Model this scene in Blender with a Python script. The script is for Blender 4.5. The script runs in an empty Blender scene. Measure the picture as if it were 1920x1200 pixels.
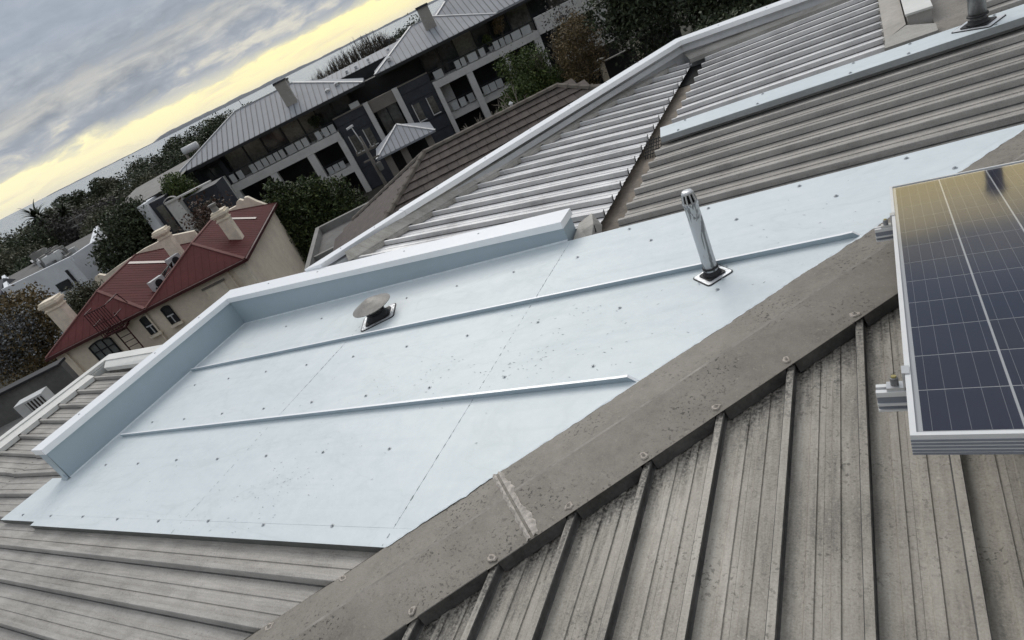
import bpy, math, random
import numpy as np
from math import sin, cos, tan, radians, pi, sqrt, atan2
from mathutils import Matrix, Vector

random.seed(11)
rng = np.random.default_rng(11)
scene = bpy.context.scene
COL = scene.collection

# ------------------------------------------------------------------ camera
HC = 12.0                                   # camera height above the street
YAW = -0.6419864585
PITCH = 0.4649538159
ROLL = -0.4649179843
T = tan(0.0440838534)                       # fall of the low pitched roof
fw = Vector((sin(YAW)*cos(PITCH), cos(YAW)*cos(PITCH), -sin(PITCH)))
rt = Vector((cos(YAW), -sin(YAW), 0.0))
up = rt.cross(fw)
r2 = rt*cos(ROLL) + up*sin(ROLL)
u2 = up*cos(ROLL) - rt*sin(ROLL)
cam_data = bpy.data.cameras.new('camera')
cam = bpy.data.objects.new('camera', cam_data)
COL.objects.link(cam)
m = Matrix.Identity(4)
for i in range(3):
    m[i][0] = r2[i]; m[i][1] = u2[i]; m[i][2] = -fw[i]
m[0][3] = 0; m[1][3] = 0; m[2][3] = HC
cam.matrix_world = m
cam_data.sensor_width = 36.0
cam_data.lens = 1194.66/1920*36.0
cam_data.clip_start = 0.05
cam_data.clip_end = 90000
scene.camera = cam
scene.render.resolution_x = 1024
scene.render.resolution_y = 640

# ------------------------------------------------------------------ world
SUN_AZ = radians(-40)                       # compass bearing of the light (0 = +Y)
SUN_EL = radians(42)
world = bpy.data.worlds.new('World')
scene.world = world
world.use_nodes = True
nt = world.node_tree
nt.nodes.clear()


class NT:
    """tiny helper around a node tree"""
    def __init__(self, tree):
        self.t = tree
    def n(self, kind, **kw):
        nd = self.t.nodes.new(kind)
        for k, v in kw.items():
            setattr(nd, k, v)
        return nd
    def l(self, a, b):
        self.t.links.new(a, b)
    def math(self, op, a, b=None, c=None, clamp=False):
        nd = self.n('ShaderNodeMath', operation=op, use_clamp=clamp)
        for i, v in enumerate((a, b, c)):
            if v is None:
                continue
            if isinstance(v, (int, float)):
                nd.inputs[i].default_value = v
            else:
                self.l(v, nd.inputs[i])
        return nd.outputs[0]
    def mix(self, fac, a, b, blend='MIX'):
        nd = self.n('ShaderNodeMix', data_type='RGBA', blend_type=blend)
        for sock, v in ((nd.inputs[0], fac), (nd.inputs[6], a), (nd.inputs[7], b)):
            if isinstance(v, (int, float)):
                sock.default_value = v
            elif isinstance(v, (tuple, list)):
                sock.default_value = (v[0], v[1], v[2], 1)
            else:
                self.l(v, sock)
        return nd.outputs[2]
    def ramp(self, fac, stops, interp='LINEAR'):
        nd = self.n('ShaderNodeValToRGB')
        cr = nd.color_ramp
        cr.interpolation = interp
        while len(cr.elements) < len(stops):
            cr.elements.new(0.5)
        for e, (p, c) in zip(cr.elements, stops):
            e.position = p
            e.color = (c, c, c, 1) if isinstance(c, (int, float)) else (c[0], c[1], c[2], 1)
        self.l(fac, nd.inputs[0])
        return nd.outputs[0]
    def noise(self, vec, scale=1.0, detail=4, rough=0.55, dist=0.0):
        nd = self.n('ShaderNodeTexNoise')
        nd.inputs['Scale'].default_value = scale
        nd.inputs['Detail'].default_value = detail
        nd.inputs['Roughness'].default_value = rough
        nd.inputs['Distortion'].default_value = dist
        if vec is not None:
            self.l(vec, nd.inputs['Vector'])
        return nd.outputs[0]
    def mapping(self, vec, scale=(1, 1, 1), loc=(0, 0, 0), rot=(0, 0, 0)):
        nd = self.n('ShaderNodeMapping')
        nd.inputs['Scale'].default_value = scale
        nd.inputs['Location'].default_value = loc
        nd.inputs['Rotation'].default_value = rot
        self.l(vec, nd.inputs['Vector'])
        return nd.outputs[0]


W = NT(nt)
sky = W.n('ShaderNodeTexSky', sky_type='NISHITA', sun_disc=False)
sky.sun_elevation = SUN_EL
sky.sun_rotation = SUN_AZ
tc = W.n('ShaderNodeTexCoord')
sep = W.n('ShaderNodeSeparateXYZ')
W.l(tc.outputs['Generated'], sep.inputs[0])
dx, dy, dz = sep.outputs
elev = W.math('DIVIDE', W.math('ARCSINE', W.math('MINIMUM', W.math('MAXIMUM', dz, -1.0), 1.0)), pi/180)   # degrees
# bearing measured from the line of sight, degrees; clouds lie in long flat banks, so noise is stretched along the bearing
az = W.math('DIVIDE', W.math('ARCTAN2', W.math('ADD', W.math('MULTIPLY', dx, cos(YAW)), W.math('MULTIPLY', dy, -sin(YAW))),
                             W.math('ADD', W.math('MULTIPLY', dx, sin(YAW)), W.math('MULTIPLY', dy, cos(YAW)))), pi/180)
comb = W.n('ShaderNodeCombineXYZ')
W.l(az, comb.inputs[0])
W.l(elev, comb.inputs[1])
flat = comb.outputs[0]
slant = W.mapping(flat, rot=(0, 0, radians(-3.5)))
banks = W.noise(W.mapping(slant, scale=(0.035, 0.42, 1), loc=(3.1, 0.9, 0)), 1.0, 6, 0.56, 0.6)
torn = W.noise(W.mapping(slant, scale=(0.34, 0.95, 1), loc=(7.3, 2.2, 0)), 1.0, 6, 0.60, 0.35)
wisps = W.noise(W.mapping(slant, scale=(0.14, 1.1, 1), loc=(1.2, 4.5, 0)), 1.0, 5, 0.58, 0.4)
# lower edge of the cloud deck wanders over the clear band
edge = W.math('ADD', elev, W.math('MULTIPLY', W.math('SUBTRACT', banks, 0.5), 2.2))
edge = W.math('ADD', edge, W.math('MULTIPLY', W.math('SUBTRACT', torn, 0.5), 2.0))
north = W.ramp(W.math('DIVIDE', az, 60.0), [(0.12, 0.0), (0.62, 1.0), (0.85, 1.0), (1.0, 0.6)])   # the glow is strongest to the north-west and north
edge = W.math('SUBTRACT', edge, W.math('MULTIPLY', north, 3.6))
cloudy = W.ramp(W.math('DIVIDE', edge, 10.0), [(0.0, 0.0), (0.165, 0.02), (0.195, 0.85), (0.25, 1.0)])
rim = W.ramp(W.math('DIVIDE', edge, 10.0), [(0.155, 0.0), (0.188, 1.0), (0.215, 0.7), (0.27, 0.0)])
band = W.ramp(W.math('DIVIDE', elev, 10.0), [(0.0, (0.80, 0.74, 0.58)), (0.06, (0.90, 0.82, 0.52)), (0.20, (0.97, 0.89, 0.50)), (0.34, (0.93, 0.89, 0.64)), (1.0, (0.62, 0.66, 0.70))])
band = W.mix(W.ramp(W.math('DIVIDE', W.math('ADD', az, 40.0), 80.0), [(0.12, 0.55), (0.45, 0.0)]), band, (0.86, 0.82, 0.66))
band = W.mix(1.0, band, W.mix(north, (1.20, 1.19, 1.10), (1.45, 1.28, 1.04)), 'MULTIPLY')
thin = W.ramp(wisps, [(0.50, 0.0), (0.72, 0.45)])
band = W.mix(thin, band, (0.66, 0.61, 0.56))
band = W.mix(0.05, band, W.mix(1.0, sky.outputs[0], (0.10, 0.10, 0.10), 'MULTIPLY'))
# cloud body: slate undersides, pale torn gaps that close up higher in the sky
shade = W.math('ADD', W.math('MULTIPLY', banks, 0.60), W.math('MULTIPLY', torn, 0.40))
body = W.ramp(shade, [(0.34, (0.280, 0.312, 0.362)), (0.47, (0.360, 0.395, 0.450)), (0.53, (0.46, 0.485, 0.520)), (0.585, (0.66, 0.645, 0.585)), (0.66, (0.80, 0.77, 0.66))])
calm = W.ramp(shade, [(0.32, (0.305, 0.350, 0.415)), (0.50, (0.375, 0.428, 0.500)), (0.68, (0.46, 0.505, 0.57))])
body = W.mix(W.ramp(W.math('DIVIDE', W.math('ADD', elev, W.math('MULTIPLY', W.math('SUBTRACT', torn, 0.5), 3.0)), 12.0), [(0.50, 0.0), (0.72, 1.0)]), body, calm)
# one long pale rift between two banks, widening to the right
rift_e = W.math('SUBTRACT', W.math('ADD', elev, W.math('MULTIPLY', W.math('SUBTRACT', torn, 0.5), 3.2)), W.math('ADD', W.math('MULTIPLY', az, 0.045), 6.1))
rift = W.ramp(W.math('ADD', W.math('MULTIPLY', rift_e, 0.2), 0.5), [(0.22, 0.0), (0.42, 0.75), (0.55, 0.85), (0.74, 0.0)])
rift = W.math('MULTIPLY', rift, W.ramp(wisps, [(0.36, 0.25), (0.58, 1.0)]))
body = W.mix(rift, body, W.mix(torn, (0.44, 0.45, 0.46), (0.78, 0.76, 0.68)))
body = W.mix(W.math('MULTIPLY', rim, 0.6), body, (0.90, 0.86, 0.66))
clouds = W.mix(cloudy, band, body)
# an overcast dome grows lighter towards the zenith
lift = W.ramp(W.math('DIVIDE', elev, 90.0), [(0.0, 1.0), (0.14, 1.0), (0.40, 0.0), (1.0, 0.0)])
zen = W.mix(W.ramp(shade, [(0.35, 0.0), (0.65, 1.0)]), (0.66, 0.70, 0.76), (0.86, 0.88, 0.92))
dome = W.mix(lift, zen, clouds)
# the sunset side of the sky (north-west) is lighter than the side behind the camera
side = W.math('ADD', W.math('MULTIPLY', dx, sin(SUN_AZ)), W.math('MULTIPLY', dy, cos(SUN_AZ)))
side = W.ramp(W.math('ADD', W.math('MULTIPLY', side, 0.5), 0.5), [(0.0, 0.70), (0.45, 0.88), (0.75, 1.0)])
dome = W.mix(1.0, dome, side, 'MULTIPLY')
# below the horizon: plain dim grey
dome = W.mix(W.math('LESS_THAN', elev, -0.6), dome, (0.30, 0.31, 0.33))
bg = W.n('ShaderNodeBackground')
bg.inputs['Strength'].default_value = 1.0
W.l(dome, bg.inputs['Color'])
wo = W.n('ShaderNodeOutputWorld')
W.l(bg.outputs[0], wo.inputs['Surface'])

sun_data = bpy.data.lights.new('sun', 'SUN')
sun_data.energy = 1.5
sun_data.angle = radians(35)
sun_data.color = (1.0, 0.95, 0.88)
sun = bpy.data.objects.new('sun', sun_data)
COL.objects.link(sun)
sd = Vector((sin(SUN_AZ)*cos(SUN_EL), cos(SUN_AZ)*cos(SUN_EL), sin(SUN_EL)))
sun.rotation_euler = sd.to_track_quat('Z', 'Y').to_euler()
sun.location = (0, 0, 60)

scene.view_settings.view_transform = 'Standard'
scene.view_settings.look = 'None'
scene.view_settings.exposure = 0.0
scene.view_settings.gamma = 1.0
scene.view_settings.use_curve_mapping = False
scene.render.engine = 'CYCLES'
world.cycles.sampling_method = 'MANUAL'
world.cycles.sample_map_resolution = 512
scene.cycles.max_bounces = 6
scene.cycles.diffuse_bounces = 3
scene.cycles.glossy_bounces = 3
scene.cycles.transparent_max_bounces = 6
scene.cycles.use_adaptive_sampling = True
scene.cycles.adaptive_threshold = 0.02
scene.cycles.caustics_reflective = False
scene.cycles.caustics_refractive = False


# ------------------------------------------------------------------ materials
MATS = {}


def new_mat(name):
    ma = bpy.data.materials.new(name)
    ma.use_nodes = True
    t = ma.node_tree
    t.nodes.clear()
    N = NT(t)
    out = N.n('ShaderNodeOutputMaterial')
    b = N.n('ShaderNodeBsdfPrincipled')
    N.l(b.outputs[0], out.inputs['Surface'])
    MATS[name] = ma
    return ma, N, b, out


def plain(name, col, rough=0.6, metal=0.0, var=0.18, scale=2.5, bump=0.0, bscale=30.0, spec=0.35, col2=None, rand=0.0, coat=0.0):
    """a colour broken up by two noises, optional second colour, relief and per-object tint"""
    ma, N, b, out = new_mat(name)
    co = N.n('ShaderNodeTexCoord').outputs['Object']
    n1 = N.noise(co, scale, 3, 0.6)
    n2 = N.noise(co, scale*9, 2, 0.65)
    f = N.math('ADD', N.math('MULTIPLY', n1, 0.65), N.math('MULTIPLY', n2, 0.35))
    lo = tuple(c*(1-var) for c in col)
    hi = tuple(min(1, c*(1+var)) for c in col)
    if col2 is not None:
        hi = col2
    c = N.ramp(f, [(0.34, lo), (0.66, hi)])
    if rand:
        oi = N.n('ShaderNodeObjectInfo')
        k = N.math('ADD', N.math('MULTIPLY', oi.outputs['Random'], rand), 1-rand*0.5)
        cc = N.n('ShaderNodeCombineColor')
        for i in range(3):
            N.l(k, cc.inputs[i])
        c = N.mix(1.0, c, cc.outputs[0], 'MULTIPLY')
    N.l(c, b.inputs['Base Color'])
    b.inputs['Roughness'].default_value = rough
    b.inputs['Metallic'].default_value = metal
    b.inputs['Specular IOR Level'].default_value = spec
    b.inputs['Coat Weight'].default_value = coat
    if bump:
        bp = N.n('ShaderNodeBump')
        bp.inputs['Strength'].default_value = bump
        bp.inputs['Distance'].default_value = 0.01
        N.l(N.noise(co, bscale, 3, 0.6), bp.inputs['Height'])
        N.l(bp.outputs[0], b.inputs['Normal'])
    return ma


def weathered(name, axis, base, light, dark, speck=0.5):
    """old painted roof sheet: streaks along the fall, chalky wear, black lichen specks"""
    ma, N, b, out = new_mat(name)
    co = N.n('ShaderNodeTexCoord').outputs['Object']
    st = {'x': (1.2, 26, 10), 'y': (26, 1.2, 10), 'n': (7, 7, 7)}[axis]
    st2 = {'x': (8, 90, 20), 'y': (90, 8, 20), 'n': (30, 30, 30)}[axis]
    s1 = N.noise(N.mapping(co, scale=st), 1.0, 6, 0.62)
    s2 = N.noise(N.mapping(co, scale=st2), 1.0, 4, 0.6)
    blot = N.noise(co, 2.6, 6, 0.62, 0.4)
    grain = N.noise(co, 160, 3, 0.7)
    f = N.math('ADD', N.math('MULTIPLY', s1, 0.24), N.math('MULTIPLY', s2, 0.16))
    f = N.math('ADD', f, N.math('MULTIPLY', blot, 0.34))
    f = N.math('ADD', f, N.math('MULTIPLY', grain, 0.26))
    c = N.ramp(f, [(0.39, dark), (0.485, base), (0.60, light)])
    oi = N.n('ShaderNodeObjectInfo')
    k = N.math('ADD', N.math('MULTIPLY', oi.outputs['Random'], 0.14), 0.93)
    cc = N.n('ShaderNodeCombineColor')
    for i in range(3):
        N.l(k, cc.inputs[i])
    c = N.mix(1.0, c, cc.outputs[0], 'MULTIPLY')
    # lichen and dirt specks gather in patches
    sp = N.noise(co, 75, 3, 0.55)
    patch = N.noise(co, 3.3, 4, 0.6)
    mask = N.math('MULTIPLY', N.ramp(sp, [(0.575, 0.0), (0.64, 1.0)]), N.ramp(patch, [(0.44, 0.0), (0.62, 1.0)]))
    c = N.mix(N.math('MULTIPLY', mask, speck), c, tuple(x*0.28 for x in base))
    ch = N.noise(co, 55, 4, 0.6)
    c = N.mix(N.math('MULTIPLY', N.ramp(ch, [(0.62, 0.0), (0.72, 0.7)]), speck*0.6), c, tuple(min(1, x*1.55) for x in light))
    if axis == 'y':
        # black grime washed out from under the capping: runs down the pans for a hand's breadth
        sx = N.n('ShaderNodeSeparateXYZ'); N.l(co, sx.inputs[0])
        dist = N.math('SUBTRACT', N.math('SUBTRACT', sx.outputs[0], sx.outputs[1]), 1.08)
        run = N.ramp(N.math('ADD', N.math('MULTIPLY', dist, 3.2), N.math('MULTIPLY', N.math('SUBTRACT', N.noise(N.mapping(co, scale=(48, 5, 5)), 1.0, 5, 0.65), 0.5), 2.6)), [(0.0, 1.0), (0.85, 0.0)])
        gr = N.math('MULTIPLY', run, N.ramp(N.noise(co, 90, 3, 0.6), [(0.36, 0.25), (0.6, 1.0)]))
        c = N.mix(N.math('MULTIPLY', gr, 0.95), c, (0.030, 0.028, 0.026))
    N.l(c, b.inputs['Base Color'])
    N.l(N.ramp(f, [(0.3, 0.62), (0.7, 0.42)]), b.inputs['Roughness'])
    b.inputs['Specular IOR Level'].default_value = 0.35
    bp = N.n('ShaderNodeBump')
    bp.inputs['Strength'].default_value = 0.25
    bp.inputs['Distance'].default_value = 0.004
    N.l(N.math('ADD', grain, N.math('MULTIPLY', s1, 0.6)), bp.inputs['Height'])
    N.l(bp.outputs[0], b.inputs['Normal'])
    return ma


weathered('sheet_near', 'y', (0.319, 0.297, 0.258), (0.440, 0.414, 0.366), (0.182, 0.169, 0.151), 0.75)
weathered('sheet_far', 'x', (0.321, 0.304, 0.279), (0.457, 0.436, 0.405), (0.194, 0.183, 0.169), 0.35)
weathered('sheet_pale', 'x', (0.680, 0.674, 0.674), (0.931, 0.926, 0.918), (0.393, 0.381, 0.377), 0.30)
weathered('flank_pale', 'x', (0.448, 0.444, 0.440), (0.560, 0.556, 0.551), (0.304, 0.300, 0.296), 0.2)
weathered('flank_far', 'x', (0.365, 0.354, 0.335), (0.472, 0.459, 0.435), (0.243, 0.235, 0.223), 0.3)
weathered('hip_metal', 'n', (0.193, 0.175, 0.150), (0.237, 0.215, 0.187), (0.143, 0.128, 0.111), 0.95)
weathered('apron_metal', 'x', (0.330, 0.318, 0.290), (0.440, 0.425, 0.395), (0.215, 0.202, 0.180), 0.3)


def patch_mat():
    ma, N, b, out = new_mat('patch_white')
    co = N.n('ShaderNodeTexCoord').outputs['Object']
    big = N.noise(co, 0.9, 5, 0.6, 0.3)
    fine = N.noise(co, 14, 5, 0.65)
    c = N.ramp(N.math('ADD', N.math('MULTIPLY', big, 0.6), N.math('MULTIPLY', fine, 0.4)), [(0.35, (0.57, 0.635, 0.66)), (0.52, (0.625, 0.685, 0.708)), (0.68, (0.675, 0.722, 0.735))])
    oi = N.n('ShaderNodeObjectInfo')
    k = N.math('ADD', N.math('MULTIPLY', oi.outputs['Random'], 0.05), 0.975)
    cc = N.n('ShaderNodeCombineColor')
    for i in range(3):
        N.l(k, cc.inputs[i])
    c = N.mix(1.0, c, cc.outputs[0], 'MULTIPLY')
    # boot scuffs and grit in clusters
    sp = N.noise(N.mapping(co, scale=(60, 95, 60)), 1.0, 3, 0.6)
    cl = N.noise(co, 1.7, 5, 0.65)
    mask = N.math('MULTIPLY', N.ramp(sp, [(0.635, 0.0), (0.69, 1.0)]), N.ramp(cl, [(0.54, 0.0), (0.66, 1.0)]))
    c = N.mix(N.math('MULTIPLY', mask, 0.5), c, (0.30, 0.33, 0.33))
    # dried water marks: faint tide lines that follow the fall
    tide = N.noise(N.mapping(co, scale=(0.8, 1.6, 1)), 1.0, 5, 0.6, 0.7)
    ring = N.ramp(N.math('ABSOLUTE', N.math('SUBTRACT', tide, 0.5)), [(0.0, 1.0), (0.016, 0.25), (0.05, 0.0)])
    c = N.mix(N.math('MULTIPLY', ring, 0.26), c, (0.46, 0.52, 0.53))
    run = N.noise(N.mapping(co, scale=(1.1, 22, 1)), 1.0, 4, 0.6)
    c = N.mix(N.ramp(run, [(0.54, 0.0), (0.74, 0.32)]), c, (0.50, 0.57, 0.59))
    sm = N.noise(co, 5.5, 6, 0.7, 0.5)
    c = N.mix(N.ramp(sm, [(0.57, 0.0), (0.76, 0.40)]), c, (0.50, 0.57, 0.58))
    N.l(c, b.inputs['Base Color'])
    b.inputs['Roughness'].default_value = 0.42
    b.inputs['Specular IOR Level'].default_value = 0.35
    bp = N.n('ShaderNodeBump')
    bp.inputs['Strength'].default_value = 0.5
    bp.inputs['Distance'].default_value = 0.012
    ht = N.math('ADD', N.math('ADD', N.math('MULTIPLY', N.noise(co, 6, 4, 0.55), 0.6), N.math('MULTIPLY', N.noise(N.mapping(co, scale=(1.2, 3.4, 1)), 1.0, 2, 0.5), 2.2)), N.math('MULTIPLY', fine, 0.14))
    N.l(ht, bp.inputs['Height'])
    N.l(bp.outputs[0], b.inputs['Normal'])


patch_mat()
plain('upstand_white', (0.365, 0.44, 0.49), 0.36, 0, 0.03, 1.2, 0.06, 5)
plain('cap_white', (0.87, 0.89, 0.915), 0.24, 0, 0.02, 1.5, 0.03, 8, spec=0.6)
plain('cap_cream', (0.66, 0.66, 0.63), 0.45, 0, 0.10, 2.0, 0.1, 20)
plain('parapet_grey', (0.36, 0.365, 0.37), 0.5, 0, 0.15, 3.0, 0.1, 14)
plain('fold_pale', (0.20, 0.185, 0.162), 0.6, 0, 0.25, 6, 0.2, 40, col2=(0.30, 0.28, 0.25))
plain('rib_grime_shade', (0.072, 0.070, 0.068), 0.7, 0, 0.45, 6, 0.3, 40, col2=(0.125, 0.122, 0.118))  # grime plus the shading of the rib sides, held in one colour
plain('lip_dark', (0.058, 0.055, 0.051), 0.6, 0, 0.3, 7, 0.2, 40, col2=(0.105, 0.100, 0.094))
plain('drop_shade', (0.12, 0.125, 0.12), 0.6, 0, 0.2, 4)  # pale front drop of the patch, its shade put into the colour
plain('drop_shade_mid', (0.27, 0.285, 0.285), 0.5, 0, 0.12, 4)  # drop of the pale strip, south-side shade put into the colour
plain('seam_gap', (0.05, 0.055, 0.06), 0.8, 0, 0.2)
plain('stitch', (0.24, 0.27, 0.28), 0.7, 0, 0.4, 9)
plain('screw_metal', (0.36, 0.39, 0.41), 0.4, 0.3, 0.2, 40)
plain('sealant', (0.42, 0.38, 0.335), 0.7, 0, 0.30, 30, 0.6, 60)
plain('sealant_old', (0.44, 0.405, 0.365), 0.8, 0, 0.35, 40, 0.6, 60)
plain('sealant_white', (0.66, 0.72, 0.75), 0.6, 0, 0.12, 20, 0.5, 50)
plain('gutter_dirt', (0.20, 0.172, 0.142), 0.8, 0, 0.35, 4, 0.5, 30)
plain('black_void', (0.010, 0.010, 0.010), 0.9, 0, 0.2)
plain('rubber', (0.016, 0.016, 0.018), 0.55, 0, 0.3, 20, 0.3, 40)
plain('galvanised', (0.33, 0.33, 0.33), 0.42, 0.7, 0.35, 7, 0.15, 25, col2=(0.46, 0.46, 0.455))
plain('vent_metal', (0.25, 0.24, 0.225), 0.5, 0.25, 0.25, 9, 0.25, 40, col2=(0.31, 0.30, 0.28))
plain('galvanised_dark', (0.20, 0.205, 0.21), 0.5, 0.55, 0.45, 14, 0.2, 30)
plain('aluminium', (0.60, 0.61, 0.62), 0.33, 0.65, 0.06, 6)
plain('aluminium_white', (0.70, 0.71, 0.715), 0.38, 0.2, 0.05, 6)
plain('aluminium_shadowline', (0.16, 0.17, 0.19), 0.5, 0.4, 0.1)
plain('aluminium_face', (0.24, 0.26, 0.30), 0.45, 0.3, 0.06, 6)
plain('plate_silver', (0.70, 0.72, 0.74), 0.35, 0.45, 0.2, 18, 0.2, 50)
plain('brass_bolt', (0.42, 0.36, 0.16), 0.4, 0.6, 0.1)
plain('busbar_silver', (0.36, 0.37, 0.39), 0.4, 0.3, 0.1)
plain('backsheet', (0.78, 0.79, 0.80), 0.5, 0, 0.04)
plain('concrete_beige', (0.36, 0.34, 0.31), 0.8, 0, 0.18, 3, 0.3, 25)


def foil_mat():
    ma, N, b, out = new_mat('peeling_foil')
    co = N.n('ShaderNodeTexCoord').outputs['Object']
    a = N.noise(N.mapping(co, scale=(14, 14, 4.5)), 1.0, 4, 0.55, 0.9)
    msk = N.ramp(a, [(0.485, 0.0), (0.505, 1.0)])
    c = N.mix(msk, (0.66, 0.69, 0.72), (0.235, 0.25, 0.262))
    N.l(c, b.inputs['Base Color'])
    b.inputs['Roughness'].default_value = 0.5
    b.inputs['Metallic'].default_value = 0.0
    bp = N.n('ShaderNodeBump')
    bp.inputs['Strength'].default_value = 0.6
    bp.inputs['Distance'].default_value = 0.004
    N.l(N.math('SUBTRACT', N.noise(co, 30, 4, 0.6), N.math('MULTIPLY', msk, 0.6)), bp.inputs['Height'])
    N.l(bp.outputs[0], b.inputs['Normal'])


foil_mat()


def cell_mat():
    ma, N, b, out = new_mat('silicon_cell')
    co = N.n('ShaderNodeTexCoord').outputs['Object']
    vor = N.n('ShaderNodeTexVoronoi')
    vor.inputs['Scale'].default_value = 60
    N.l(co, vor.inputs['Vector'])
    oi = N.n('ShaderNodeObjectInfo')
    f = N.math('ADD', N.math('MULTIPLY', vor.outputs['Color'], 0.4), N.math('MULTIPLY', oi.outputs['Random'], 0.5))
    c = N.ramp(f, [(0.1, (0.004, 0.008, 0.040)), (0.8, (0.008, 0.014, 0.062))])
    N.l(c, b.inputs['Base Color'])
    b.inputs['Roughness'].default_value = 0.35
    b.inputs['Specular IOR Level'].default_value = 0.3


cell_mat()


def glass_cover():
    """low-iron cover glass: see-through, mirror-like at grazing angles, a little dust"""
    ma, N, b, out = new_mat('cover_glass')
    N.t.nodes.remove(b)
    tr = N.n('ShaderNodeBsdfTransparent')
    tr.inputs[0].default_value = (0.95, 0.96, 0.97, 1)
    gl = N.n('ShaderNodeBsdfGlossy')
    gl.inputs['Roughness'].default_value = 0.085
    gl.inputs['Color'].default_value = (1, 1, 1, 1)
    df = N.n('ShaderNodeBsdfDiffuse')
    df.inputs['Color'].default_value = (0.34, 0.31, 0.27, 1)
    fr = N.n('ShaderNodeFresnel')
    fr.inputs['IOR'].default_value = 1.50
    co = N.n('ShaderNodeTexCoord').outputs['Object']
    dust = N.math('ADD', N.math('MULTIPLY', N.ramp(N.noise(co, 3.0, 6, 0.65), [(0.35, 0.004), (0.7, 0.018)]), 1.0),
                  N.ramp(N.noise(co, 45, 2, 0.5), [(0.74, 0.0), (0.79, 0.30)]))
    m1 = N.n('ShaderNodeMixShader')
    N.l(dust, m1.inputs[0]); N.l(tr.outputs[0], m1.inputs[1]); N.l(df.outputs[0], m1.inputs[2])
    m2 = N.n('ShaderNodeMixShader')
    N.l(fr.outputs[0], m2.inputs[0]); N.l(m1.outputs[0], m2.inputs[1]); N.l(gl.outputs[0], m2.inputs[2])
    N.l(m2.outputs[0], out.inputs['Surface'])


glass_cover()

# background
plain('cladding_dark', (0.038, 0.042, 0.053), 0.55, 0, 0.3, 1.2)
plain('cladding_black', (0.016, 0.016, 0.019), 0.6, 0, 0.3, 1.0)
plain('render_grey', (0.55, 0.545, 0.53), 0.85, 0, 0.12, 0.8, 0.1, 12)
plain('render_brown', (0.20, 0.18, 0.16), 0.85, 0, 0.12, 0.8, 0.1, 12)
plain('render_mid', (0.31, 0.30, 0.28), 0.85, 0, 0.12, 0.8, 0.1, 12)
plain('render_white', (0.70, 0.73, 0.77), 0.8, 0, 0.08, 0.7, 0.05, 12)
plain('roof_zinc', (0.265, 0.280, 0.305), 0.7, 0.0, 0.08, 0.6)
plain('roof_zinc_edge', (0.36, 0.37, 0.385), 0.5, 0.1, 0.06)
plain('roof_zinc_dark', (0.10, 0.105, 0.115), 0.55, 0.0, 0.08)
plain('window_dark', (0.030, 0.034, 0.037), 0.08, 0, 0.5, 0.5, spec=0.6)
plain('window_curtain', (0.120, 0.118, 0.105), 0.15, 0, 0.55, 0.45, spec=0.6)
plain('window_frosted', (0.155, 0.165, 0.160), 0.35, 0, 0.2, 2.0)
plain('screen_panel', (0.42, 0.43, 0.43), 0.35, 0, 0.10, 1.0, rand=0.25)
plain('rail_dark', (0.018, 0.019, 0.022), 0.5, 0, 0.2)
plain('roof_red', (0.088, 0.026, 0.026), 0.75, 0, 0.16, 0.8, 0.05, 8, spec=0.08)
plain('roof_red_edge', (0.150, 0.070, 0.064), 0.7, 0, 0.15, 1.5, spec=0.1)
plain('paint_oxide', (0.055, 0.013, 0.015), 0.5, 0, 0.2)
plain('skylight_strip', (0.46, 0.40, 0.37), 0.5, 0, 0.1, 1.0)
plain('stucco_cream', (0.76, 0.665, 0.54), 0.9, 0, 0.13, 0.7, 0.15, 14)
plain('stucco_pale', (0.78, 0.70, 0.575), 0.9, 0, 0.18, 2.5, 0.2, 18)
plain('tile_brown', (0.060, 0.048, 0.043), 0.75, 0, 0.35, 5, 0.4, 30, rand=0.55)
plain('tile_lichen', (0.120, 0.105, 0.090), 0.8, 0, 0.3, 6, 0.3, 25, rand=0.3)
plain('ac_white', (0.52, 0.53, 0.53), 0.5, 0, 0.06)
plain('concrete_dark', (0.125, 0.122, 0.118), 0.85, 0, 0.25, 1.2, 0.2, 10)
plain('concrete_mid', (0.215, 0.210, 0.200), 0.85, 0, 0.2, 1.5, 0.2, 10)
plain('timber_pole', (0.120, 0.110, 0.098), 0.85, 0, 0.25, 3)
plain('lamp_white', (0.55, 0.56, 0.57), 0.4, 0, 0.05)
plain('bark', (0.075, 0.062, 0.050), 0.9, 0, 0.3, 4, 0.5, 20)
plain('bark_pale', (0.215, 0.190, 0.160), 0.9, 0, 0.3, 4, 0.5, 20)
plain('earth', (0.045, 0.045, 0.036), 0.95, 0, 0.4, 0.15, 0.3, 2, col2=(0.07, 0.066, 0.052))
plain('asphalt', (0.05, 0.05, 0.05), 0.9, 0, 0.25, 0.4, 0.2, 20)
plain('hill_rock', (0.060, 0.070, 0.085), 0.95, 0, 0.15, 0.0008)
plain('wall_brick', (0.20, 0.17, 0.14), 0.9, 0, 0.2, 1)


def leaf(name, col, col2, trans=0.25):
    ma, N, b, out = new_mat(name)
    co = N.n('ShaderNodeTexCoord').outputs['Object']
    ge = N.n('ShaderNodeNewGeometry')
    f = N.math('ADD', N.math('MULTIPLY', ge.outputs['Random Per Island'], 0.7), N.math('MULTIPLY', N.noise(co, 0.7, 3, 0.6), 0.3))
    c = N.ramp(f, [(0.1, tuple(x*0.6 for x in col)), (0.5, col), (0.92, col2)])
    N.l(c, b.inputs['Base Color'])
    b.inputs['Roughness'].default_value = 0.6
    b.inputs['Specular IOR Level'].default_value = 0.25


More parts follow.
